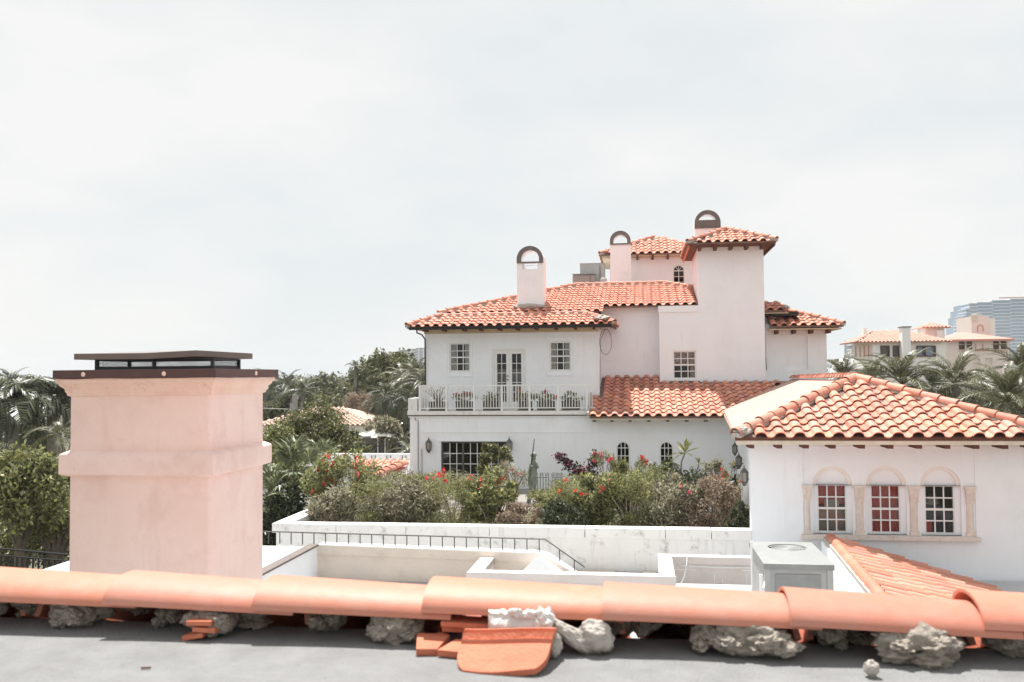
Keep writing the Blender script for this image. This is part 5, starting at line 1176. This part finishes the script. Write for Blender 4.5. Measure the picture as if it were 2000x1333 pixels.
# ================================================================ BALCONY PLANTERS
for k,(a,b,kind,lab,plab) in enumerate([(840,873,'twig','leftmost dark planter box on the balcony','bare white twiggy plant in the leftmost balcony planter'),(892,925,'f','second balcony planter box from the left','flowering plant in the second balcony planter from the left'),(945,979,'g','third balcony planter box, under the french doors','leafy green plant in the third balcony planter'),(1013,1040,'r','fourth balcony planter box, right of the french doors','plant with one red bloom in the fourth balcony planter'),(1050,1084,'f','fifth balcony planter box, under the right upper window','spreading flowering plant in the fifth balcony planter'),(1098,1132,'g','rightmost balcony planter box','pale leafy plant in the rightmost balcony planter')]):
    p0,p1=at(a,806,29.35),at(b,806,29.35); z0=-1.138; z1=-.84
    t=thing('planter_box',lab,'planter',((p0.x+p1.x)/2,29.35,z0),'planter boxes on the balcony')
    mb=MB(); mb.wall(p0.x,p1.x,z0,z1,29.2,29.23); mb.wall(p0.x,p1.x,z0,z1,29.5,29.53); mb.box(p0.x,p0.x+.03,29.23,29.5,z0,z1); mb.box(p1.x-.03,p1.x,29.23,29.5,z0,z1); mb.box(p0.x+.03,p1.x-.03,29.23,29.5,z0,z1-.05); mb.part('box','planter',t)
    MB().box(p0.x-.012,p1.x+.012,29.188,29.2,z1-.04,z1+.005).part('rim','planter',t)
    x=(p0.x+p1.x)/2
    if kind=='twig': shrub(x,29.36,z1-.05,.40,.55,140,'leaf_grey',plab,None,0,.05,.02,26,sparse=.6,group='plants in the balcony planters',name='potted_plant',cat='plant')
    else: shrub(x,29.36,z1-.05,.33,.36,460,'leaf_light' if kind=='g' else 'leaf_olive',plab,{'f':'flower_pink','r':'flower_red','g':None}[kind],{'f':5,'r':3,'g':0}[kind],.08,.03,8,sparse=.7,group='plants in the balcony planters',name='potted_plant',cat='plant')

# ================================================================ TREES AND STREET, LEFT
G=-10
tree(40,21.5,884,90,G,'broad light green leafed tree at left edge, nearest to the chimney','leaf_light',11000,.14,.075,70,2.2,cr=.26)
tree(112,23.5,900,80,G,'dark green leafed tree just left of the chimney shaft','leaf_green',11000,.14,.07,70,2.6,cr=.26)
tree(20,24.5,960,120,G,'low shaded leafy tree behind the iron railing','leaf_green',9000,.15,.075,60,2.6,cr=.28)
palm(28,792,33,G,'weeping palm with hanging leaf strips at the left edge','weep',26,1.0,-10,75,.2)
palm(102,795,34,G,'weeping palm with hanging leaf strips just left of the chimney','weep',26,.95,-10,75,.2)
palm(-40,800,36,G,'weeping palm mostly outside the left picture edge','weep',20,1.0,-10,75,.2)
palm(118,850,29,G,'brownish palm low beside the chimney at left','palm',14,.5,-30,70,.12)
tree(60,50,850,70,G,'dark tree filling the gap behind the weeping palms','leaf_dark',5000,.3,.15,40,4)
palm(22,752,80,G,'tall palm with drooping crown far left above the weeping palms','dark',22,1.15,-40,80,.2)
palm(68,765,95,G,'smaller far palm right of the tall left one','dark',18,1.0,-40,80,.2)
palm(-10,760,88,G,'far palm cut by the left picture edge','dark',18,1.1,-40,80,.2)
# between the chimney and the house
tree(560,21.6,955,62,G,'low dark foliage between the chimney and the garden parapet corner','leaf_dark',7000,.13,.06,60,2.6,cr=.28)
tree(610,36,803,92,G,'large dense dark green tree between chimney and house','leaf_green',26000,.15,.075,120,3.6,cr=.24,flat=.4,trunk=.3)
tree(690,38,845,45,G,'right hand lobe of foliage beside the large dense tree','leaf_green',5000,.2,.1,40,2.2,cr=.28)
tree(545,30,835,38,G,'bright green weeping fig against the right side of the chimney','leaf_light',6500,.16,.08,50,1.7,cr=.28)
tree(560,27,880,46,G,'rounded green bush tree right of the chimney band','leaf_light',5000,.15,.08,40,1.3,cr=.3)
fan_palm(575,945,22.5,G,'large fan palm right of the chimney with grey green fans',22,.74)
fan_palm(530,985,22.0,G,'fan palm with drooping leaves touching the right side of the chimney',18,.6)
fan_palm(632,905,25.5,G,'smaller fan palm behind the red blooming shrub',18,.5)
tree(764,92,696,82,G,'huge domed fig tree rising above the other trees','leaf_green',24000,.42,.24,130,7.5,cr=.24,flat=.5,trunk=.7,asp=.8)
tree(735,85,735,50,G,'lighter fig tree in front of the huge domed one','leaf_far',6000,.5,.26,60,4.5,cr=.26)
palm(694,716,84,G,'slender royal palm left of the domed fig','royal',14,.42,-45,85,.17,group='royal palms')
palm(717,722,86,G,'slender royal palm second from left before the domed fig','royal',14,.42,-45,85,.17,group='royal palms')
for k,(px,py,Y,s,lab) in enumerate(((790,738,68,.8,'windblown palm left of the house corner'),(812,730,66,.8,'windblown palm whose crown touches the downpipe corner'),(832,750,60,.75,'palm half hidden behind the house left corner'),(752,772,62,.75,'dark palm with pale trunk beside the pavement'),(780,780,64,.75,'dark palm second along the pavement'),(810,788,60,.75,'dark palm nearest the house along the pavement'),(735,790,66,.7,'small palm left of the pavement palms'))):
    palm(px,py,Y,G,lab,'palm' if k<3 else 'dark',24,s,-55,80,.17,wind=.5 if k<3 else 0)
tree(702,72,768,30,G,'bare brownish tree with fine twigs before the domed fig','leaf_dry',5200,.26,.05,40,2.6,cr=.32)
tree(745,50,815,34,G,'small flat topped tree over the street','leaf_grey',2200,.22,.1,26,1.1,cr=.3,trunk=.08)
tree(560,75,775,60,G,'rounded olive tree behind the tiled cottage, left','leaf_far',5000,.4,.22,50,4.5)
tree(625,78,770,60,G,'rounded olive tree behind the utility pole','leaf_far',5000,.4,.22,50,4.5)
tree(670,82,780,40,G,'olive tree behind the tiled cottage, right','leaf_far',3500,.4,.22,40,4)
palm(590,765,74,G,'dark palm crown among trees behind the utility pole','dark',18,.95,-40,80,.15)
palm(560,752,90,G,'far palm above the trees right of the chimney','dark',18,1.1,-40,80,.2)
palm(520,748,92,G,'far palm beside the chimney flashing','dark',18,1.1,-40,80,.2)
tree(733,53,858,8,G,'slim cypress column by the dark fence','leaf_green',900,.14,.07,14,1.6,cr=.5,trunk=.06)
palm(757,862,50,G,'young palm with thin grey trunk before the dark fence, left','palm',14,.5,-40,70,.07)
palm(786,858,50,G,'young palm with thin grey trunk before the dark fence, right','palm',14,.5,-40,70,.07)
palm(800,880,44,G,'low arching palm at the house left corner','palm',12,.55,-30,60,.07)
# distant tree line
for k in range(30):
    px=[random.uniform(-40,150),random.uniform(505,720)][k%2]; Y=random.uniform(110,200)
    tree(px,Y,random.uniform(736,752),random.uniform(26,44)*120/Y+8,G,('round tree in the far tree line left of the chimney' if k%2==0 else 'round tree in the far tree line right of the chimney'),['leaf_far','leaf_dark','leaf_far'][k%3],1800,.6,.36,40,random.uniform(4,7),group=('distant trees left of the chimney','distant trees right of the chimney')[k%2],cr=.34,trunk=.3)
Y_=rng.uniform(200,800,110000); X_=rng.uniform(-.75,.75,110000)*Y_; Z_=-10+rng.uniform(0,1,110000)**.6*(9.0+1.8*np.sin(X_*.05)+1.3*np.sin(X_*.13+Y_*.02))
V,F=leaves(np.stack([X_,Y_,Z_],1),1.0,.62,.1); o=bpy.data.objects.new('distant_woods',np_mesh('distant_woods',V-np.array([0,400,-10]),F,'leaf_far')); COL.objects.link(o); o.location=(0,400,-10+CZ); o['kind']='stuff'
Y_=rng.uniform(58,190,26000); X_=rng.uniform(-.66,-.16,26000)*Y_; Z_=-10+rng.uniform(0,1,26000)*np.where(Y_>85,2.6+2.4*np.abs(np.sin(X_*.11+Y_*.07))+1.5*np.abs(np.sin(X_*.31)),2.4)
V,F=leaves(np.stack([X_,Y_,Z_],1),.85,.5,.3); o=bpy.data.objects.new('undergrowth',np_mesh('undergrowth',V-np.array([-30,80,-10]),F,'leaf_dark')); COL.objects.link(o); o.location=(-30,80,-10+CZ); o['kind']='stuff'
# cottage with a tiled hip roof among the trees
ct=thing('cottage','small cottage with a pale pink tiled hip roof half hidden by trees','house',(-22,62,G))
a,b,c=at(505,845,60),at(722,826,60),at(650,801,62)
MB().box(-26.2,b.x-.5,60.6,68,G,-3.3).part('wall','hotel_white',ct)
e=-3.3; r0,r1=-23.5,c.x+.3
TILE_M[0]='tile_pale'
slope(ct,[(-27,60,e),(b.x+.2,60,e),(r1,64,-2.25),(r0,64,-2.25)],.34,.42,deck='tile_pale',deckname='roof'); slope(ct,[(b.x+.2,60,e),(b.x+.2,68.4,e),(r1,64.2,-2.25),(r1,64,-2.25)],.34,.42,deck='tile_pale',deckname='roof',tiles=False); slope(ct,[(b.x+.2,68.4,e),(-27,68.4,e),(r0,64.2,-2.25),(r1,64.2,-2.25)],.34,.42,deck='tile_pale',deckname='roof',tiles=False)
TILE_M[0]=None
for k in range(3): MB().box(b.x-2.2-1.9*k,b.x-1.4-1.9*k,60.52,60.6,-5.2,-4.0).part('window','window_dark',ct)
MB().box(b.x-.6,b.x-.5,61.5,62.5,-5.2,-4.0).part('window','window_dark',ct)
# utility pole with wires
p=at(576,772,55); t=thing('utility_pole','weathered wooden utility pole rising among the trees','pole',(p.x,55,G))
mb=MB(); mb.tube([(p.x,55,G),(p.x,55,p.z)],[.2,.16],8); mb.part('post','pole_wood',t); MB().box(p.x-.2,p.x+.12,54.66,54.8,p.z-1.2,p.z-.5).part('junction_box','pole_wood',t)
mb=MB(); q=at(440,808,52); mb.tube([(p.x,54.9,p.z-.9),tuple(((p+q)/2)+Vector((0,0,-.25))),tuple(q)],.02,4)
for dy in (0,9,16):
    a,b=at(-30,786+dy,40),at(140,774+dy,44); mb.tube([tuple(a),tuple(b),tuple(b+Vector((8,4,.2)))],.012,4)
mb.part('wire','ac_grey',t)
# street: parasols, fence, parked cars, hedge
for px,py,Y,r_,lab in ((738,838,50,1.15,'white parasol by the street below the flat topped tree'),(752,843,52,.9,'smaller white parasol right of the larger one')):
    c=at(px,py,Y); t=thing('parasol',lab,'parasol',(c.x,Y,G)); mb=MB(); mb.lathe((c.x,Y,c.z),[(r_,-.35),(r_*.98,-.30),(.04,.12)],10); mb.part('canopy','canopy_white',t); mb=MB(); mb.tube([(c.x,Y,G),(c.x,Y,c.z)],.03,6); mb.part('pole','paint_white',t)
fn=thing('privacy_fence','dark green mesh fence behind the young palms left of the house','fence',(-15.5,55,G))
a,b=at(716,866,55),at(815,862,55)
for k in range(7):
    x0=a.x+(b.x-a.x)*k/7; x1=a.x+(b.x-a.x)*(k+1)/7; MB().box(x0+.04,x1-.04,55,55.05,G,a.z).part('panel','fence_green',fn); MB().box(x0-.04,x0+.04,54.97,55.08,G,a.z+.12).part('post','black_metal',fn)
hg=thing('clipped_hedge','clipped green hedge along the far side of the street','hedge',(-20,76,G)); P=np.stack([rng.uniform(-24,-14,5000),rng.uniform(75,77,5000),rng.uniform(G,-4.2,5000)],1); foliage(hg,P,.35,.2,'leaf_green',.2)
def car(px,py,Y,m,lab,rot=0):
    c=at(px,py,Y); z=c.z-1.45; t=thing('parked_car',lab,'car',(c.x,Y,z),'cars parked by the street'); L2=2.2
    prof=[(-L2,.35),(-L2,.75),(-1.5,.92),(-.9,1.38),(.7,1.42),(1.4,.98),(L2,.85),(L2,.35)]
    mb=MB(); mb.prism([(c.x+q,z+h) for q,h in prof],'y',Y-.85,Y+.85); mb.part('body',m,t,bevel=.06)
    mb=MB(); mb.prism([(c.x-1.32,z+.98),(c.x-.85,z+1.32),(c.x+.62,z+1.34),(c.x+1.15,z+1.0)],'y',Y-.86,Y+.86); mb.part('window','window_dark',t)
    wh=MB(); wh.v=[]; wh.lathe((0,0,0),[(.2,-.1),(.33,-.1),(.33,.1),(.2,.1)],14); w_me=wh.mesh('wheel','black_metal')
    for q in (-1.35,1.35):
        for yy in (-.8,.8): inst(w_me,'wheel',t,Matrix.Translation((c.x+q,Y+yy,z+.33))@Matrix.Rotation(R(90),4,'X'))
car(742,814,70,'paint_white','white car parked beyond the pavement palms'); car(742,850,53,'car_dark','black car parked under the white parasols'); car(812,825,66,'car_dark','black car partly hidden by the house left corner')
g=MB(); g.quad((-34,60,-9.985),(-10,60,-9.985),(-10,74,-9.985),(-34,74,-9.985)); structure(g,'street','pavement',(-22,67,-9.985))
# iron railing at bottom left
rg=thing('iron_railing','black iron railing with close upright bars at bottom left beside the chimney','railing',(-9.5,14,-4.2))
a,b=at(-60,1066,14),at(160,1086,14); a2,b2=at(-60,1080,14),at(160,1098,14)
mb=MB(); mb.tube([a,b],.018,5); mb.tube([a2,b2],.016,5); mb.part('rail','black_metal',rg)
br=MB().box(-.012,.012,-.012,.012,-1.0,0).mesh('bar','black_metal')
for k in range(22): f=k/21; q=a2.lerp(b2,f); inst(br,'bar',rg,Matrix.Translation(q))
MB().box(-13,-8.9,10,15,-4.6,-4.2).part('ledge','lid_metal',rg)
# ================================================================ RIGHT BACKGROUND
for px,py,Y,s,lab in ((1648,738,46,.7,'palm just right of the white wing wall'),(1704,744,50,.8,'palm in front of the cream hotel left corner'),(1762,752,44,1.0,'largest palm in front of the cream hotel'),(1866,752,45,1.0,'palm in front of the pink building left edge'),(1968,785,40,.95,'palm at right edge over the hip roof'),(1996,722,48,.8,'palm at right edge behind the nearer palm'),(1822,762,52,.9,'low dark palm between the two largest right palms'),(1915,770,50,.85,'drooping palm below the pink building windows'),(1676,760,58,.7,'low far palm behind the hip roof ridge')):
    palm(px,py,Y,G,lab,'dark' if 'dark' in lab else 'palm',26,s,-40,86,.15,up_bias=1.15)
for k,(px,Y,yt,hw) in enumerate(((1700,70,755,70),(1800,72,765,80),(1900,74,765,70),(1980,70,760,60))): tree(px,Y,yt,hw,G,['rounded tree behind the leftmost right palms','rounded tree behind the largest palm','rounded tree at the pink building foot','rounded tree at right edge behind palms'][k],'leaf_far',3500,.4,.2,40,4.5)
# cream hotel
ho=thing('cream_hotel','cream hotel with terracotta hip roof, framed square windows and tall white chimney','building',(30,112,G))
def hx(px,Y=110): return at(px,690,Y).x
def hz(py,px,Y=110): return at(px,py,Y).z
xl,xr=hx(1687),hx(1846); ze=hz(668,1750)
wins=[(1722,1735),(1746,1763),(1792,1804),(1808,1825)]
hw_=[(hx(a),hx(b),hz(695,a),hz(678,a)) for a,b in wins]
mb=MB(); mb.wall(xl+1.0,xr,G,ze,110,110.4,hw_); mb.part('front_wall','hotel_white',ho)
MB().prism([(xl-.6,112.5),(xl+1.0,110.0),(xl+1.0,110.4),(xl-.5,113)],'z',G,ze).part('corner_wall','hotel_cream',ho)
for k in range(4): x=xl-.45+.35*k; MB().box(x,x+.13,112.1-.55*k,112.2-.55*k,hz(697,1690),hz(676,1690)).part('slat','hotel_roof_pink',ho)
for (a,b,c,d) in hw_:
    mb=MB(); mb.box(a-.14,a,109.85,110.2,c-.14,d+.14); mb.box(b,b+.14,109.85,110.2,c-.14,d+.14); mb.box(a,b,109.86,110.2,d,d+.14); mb.box(a,b,109.86,110.2,c-.14,c); wd=mb.part('window','wood',ho); MB().box(a,b,110.25,110.3,c,d).part('pane','window_dark' if a<hw_[1][0]+.1 else 'tower_glass',wd)
MB().box(hx(1700),hx(1838),109.9,110,hz(674,1760),hz(671,1760)).part('cornice','hotel_cream',ho)
c0,c1=hx(1764,108.5),hx(1780,108.5); MB().box(c0,c1,108.6,110,G,hz(641,1770)).part('chimney','hotel_white',ho); MB().box(c0-.1,c1+.1,108.5,110.1,hz(641,1770),hz(640,1770)+.06).part('chimney_cap','cap_metal',ho)
MB().box(hx(1704),hx(1711),114,115,3,hz(641,1707,114)).part('chimney','hotel_white',ho)
TILE_M[0]='tile_hotel'
hr_=slope(ho,[(xl-1.0,109.4,ze),(xr+.6,109.4,ze),(hx(1792),114,hz(648,1780,114)),(hx(1722),114,hz(647,1740,114))],.42,.5,deck='tile_far',deckname='roof')
slope(ho,[(xl-1.0,118,ze),(xl-1.0,109.4,ze),(hx(1722),114,hz(647,1740,114))],.42,.5,roof=hr_,deck='tile_far'); slope(ho,[(xr+.6,109.4,ze),(xr+.6,118,ze),(hx(1792),114,hz(648,1780,114))],.42,.5,roof=hr_,deck='tile_far',tiles=False)
k0,k1=hx(1809,116),hx(1846,116); zc=hz(640,1828,116)
MB().box(k0,k1,116,119.5,2,zc).part('cupola','hotel_white',ho); MB().box(hx(1831,115.5),hx(1843,115.5),115.4,116,2,hz(646,1838,116)).part('chimney','hotel_white',ho)
m0=(k0+k1)/2; cp=slope(ho,[(k0-.55,115.3,zc),(k1+.55,115.3,zc),(m0,117.7,hz(629,1828,117))],.42,.5,deck='tile_far',deckname='cupola_roof'); slope(ho,[(k0-.55,120,zc),(k0-.55,115.3,zc),(m0,117.7,hz(629,1828,117))],.42,.5,roof=cp,deck='tile_far',tiles=False); slope(ho,[(k1+.55,115.3,zc),(k1+.55,120,zc),(m0,117.7,hz(629,1828,117))],.42,.5,roof=cp,deck='tile_far',tiles=False)
TILE_M[0]=None
MB().box(xl+1,xr,110.4,119,2.6,2.7).part('attic_floor','hotel_cream',ho); MB().box(xr-.3,xr,110.4,119,G,ze-.02).part('side_wall','hotel_white',ho)
# pink building
pb=thing('pink_building','pale pink building with smooth pink hip roof and paired arched windows, right of the hotel','building',(43,125,G))
def bx(px,Y=125): return at(px,690,Y).x
def bz(py,px=1910,Y=125): return at(px,py,Y).z
x0,x1=bx(1848),bx(1971); z1=bz(663)
lw=[(bx(1900),bx(1914),bz(714),bz(700)),(bx(1924),bx(1938),bz(714),bz(700)),(bx(1924),bx(1938),bz(746),bz(732)),(bx(1900),bx(1914),bz(746),bz(732))]
ar=[(bx(1879.5),.52),(bx(1893),.52),(bx(1946.5),.52),(bx(1960),.52)]
ah=[(c-h,c+h,bz(683),bz(670)+.5) for c,h in ar]
mb=MB(); mb.wall(x0,x1,G,z1,125,125.4,lw+ah)
for c,h in ar: mb.spandrel(c,h,bz(670),bz(670)+.5,125.05,125.35,rz=.5,seg=8)
mb.part('front_wall','hotel_pink',pb)
for c,h in ar:
    mb=MB(); mb.ring(c,bz(670),h-.10,h,124.95,125.3,10); mb.box(c-h,c+h,124.95,125.3,bz(673),bz(672)); mb.box(c-h,c-h+.1,124.951,125.29,bz(683),bz(670)); mb.box(c+h-.1,c+h,124.951,125.29,bz(683),bz(670)); wd=mb.part('arched_window','hotel_cream',pb); MB().box(c-h+.1,c+h-.1,125.2,125.25,bz(683),bz(670)+.45).part('pane','wood',wd)
for a,b,c,d in lw:
    MB().box(a,b,125.25,125.3,c,d).part('window','hotel_cream',pb); MB().box(a-.1,b+.1,124.9,125.0,c-.14,c-.02).part('sill','hotel_cream',pb)
MB().box(bx(1872),bx(1968),124.9,125,bz(686),bz(684.8)).part('string_course','hotel_roof_pink',pb); 
for px in (1905,1919): MB().box(bx(px),bx(px+1.6),124.92,125,bz(684.5),bz(672)).part('pilaster','hotel_roof_pink',pb)
MB().box(x1-.3,x1,125.4,134,G,z1).part('side_wall','hotel_pink',pb)
zr=bz(649,1905,129.5)
slope(pb,[(x0-.4,124.3,z1),(x1+.4,124.3,z1),(bx(1912),129.5,zr),(bx(1898),129.5,zr)],.4,.5,deck='hotel_roof_pink',deckname='roof',tiles=False); slope(pb,[(x1+.4,124.3,z1),(x1+.4,134.5,z1),(bx(1912),129.5,zr)],.4,.5,deck='hotel_roof_pink',deckname='roof',tiles=False); slope(pb,[(x0-.4,134.5,z1),(x0-.4,124.3,z1),(bx(1898),129.5,zr)],.4,.5,deck='hotel_roof_pink',deckname='roof',tiles=False)
MB().box(x0-.4,x1+.4,124.25,124.35,z1-.28,z1-.02).part('fascia','hotel_roof_pink',pb)
tb=thing('stair_tower','pale pink stair tower block rising behind the pink hip roof','building',(46,133,G))
MB().box(bx(1899,133),bx(1935,133),133,139,G,bz(618,1915,133)).part('wall','hotel_pink',tb); MB().box(bx(1935,133)+.01,bx(1947,133),133.3,139,G,bz(622,1940,133)).part('side_block','hotel_white',tb); MB().box(bx(1899,133)-.05,bx(1911,133),132.9,133,bz(628,1905,133),bz(616,1905,133)).part('panel','fascia',tb)
mb=MB(); mb.ring(bx(1916,133),bz(640,1916,133),.30,.40,132.9,133,8); mb.box(bx(1916,133)-.4,bx(1916,133)-.3,132.9,133,bz(648,1916,133),bz(640,1916,133)); mb.box(bx(1916,133)+.3,bx(1916,133)+.4,132.9,133,bz(648,1916,133),bz(640,1916,133)); mb.part('window','hotel_roof_pink',tb)
MB().box(bx(1915,133),bx(1925,133),134,136,bz(618,1915,133),bz(611,1915,133)).part('roof_box','ac_grey',tb)
# towers
def tower(name,label,cols,Y,dp,step,zb,body,slab,win=None,cat='tower',group=None):
    """cols: list of (px0,px1,ytop) bays sharing floors"""
    x0=at(cols[0][0],690,Y).x; t=thing(name,label,cat,(x0,Y,zb))
    for (a,b,yt) in cols:
        xa,xb=at(a,690,Y).x,at(b,690,Y).x; zt=at((a+b)/2,yt,Y).z; MB().box(xa,xb,Y,Y+dp,zb,zt).part('facade',body,t)
        z=zt
        while z>-2:
            MB().box(xa-.35,xb+.35,Y-1.6,Y+dp*.5,z-.4,z+.25).part('floor_slab',slab,t); z-=step
        if win:
            n=max(1,int((xb-xa)/win)); 
            for k in range(n): xx=xa+(xb-xa)*(k+.5)/n; MB().box(xx-win*.16,xx+win*.16,Y-.8,Y+.01,zb,zt-.6).part('fin',slab,t)
    return t
tower('apartment_tower','pale apartment tower far off above the trees left of the house',[(781,796,684),(797,812,682),(813,832,680)],1000,25,3.0,G,'tower_grey','tower_white',5.5)
tower('apartment_tower','slim white tower with dark stripes left of the cream hotel',[(1663,1672,664),(1673,1682,663),(1683,1692,658)],420,14,2.15,G,'tower_grey','tower_white',3.6)
gt=tower('glass_tower','big curved blue glass tower with white floor bands at right edge',[(1874,1879,652),(1879,1884,636),(1884,1889,617),(1889,1896,604),(1896,1910,593),(1910,1940,591),(1940,1975,587),(1975,2040,584)],930,45,3.2,G,'tower_glass','slab_white',None)
x=at(1950,583,930); mb=MB(); mb.box(x.x,x.x+60,928,929,x.z-.3,x.z+.7); mb.part('roof_beam','hotel_roof_pink',gt)
c=at(1655,700,85); t=thing('white_dome','pale dome roof peeking behind the palm beside the white wing','dome',(c.x,85,G)); mb=MB(); mb.lathe((c.x,85,c.z-1.6),[(1.6*math.cos(R(a)),1.6*math.sin(R(a))) for a in range(0,86,14)],16); mb.part('dome','hotel_white',t,smooth=True); MB().box(c.x-1.5,c.x+1.5,83.7,86.3,G,c.z-1.59).part('drum','hotel_white',t)

# ================================================================ HAZE
def haze():
    m=bpy.data.materials.new('haze'); m.use_nodes=True; t=m.node_tree; t.nodes.clear(); o=t.nodes.new('ShaderNodeOutputMaterial'); v=t.nodes.new('ShaderNodeVolumePrincipled')
    v.inputs['Density'].default_value=.0003; v.inputs['Color'].default_value=(.86,.90,.94,1); t.links.new(v.outputs[0],o.inputs['Volume']); MATS['haze']=m
    h=MB().box(-1500,1500,-60,2200,-11,48).top('haze','haze',(0,500,-11)); h['kind']='stuff'
haze()

finish_tiles()
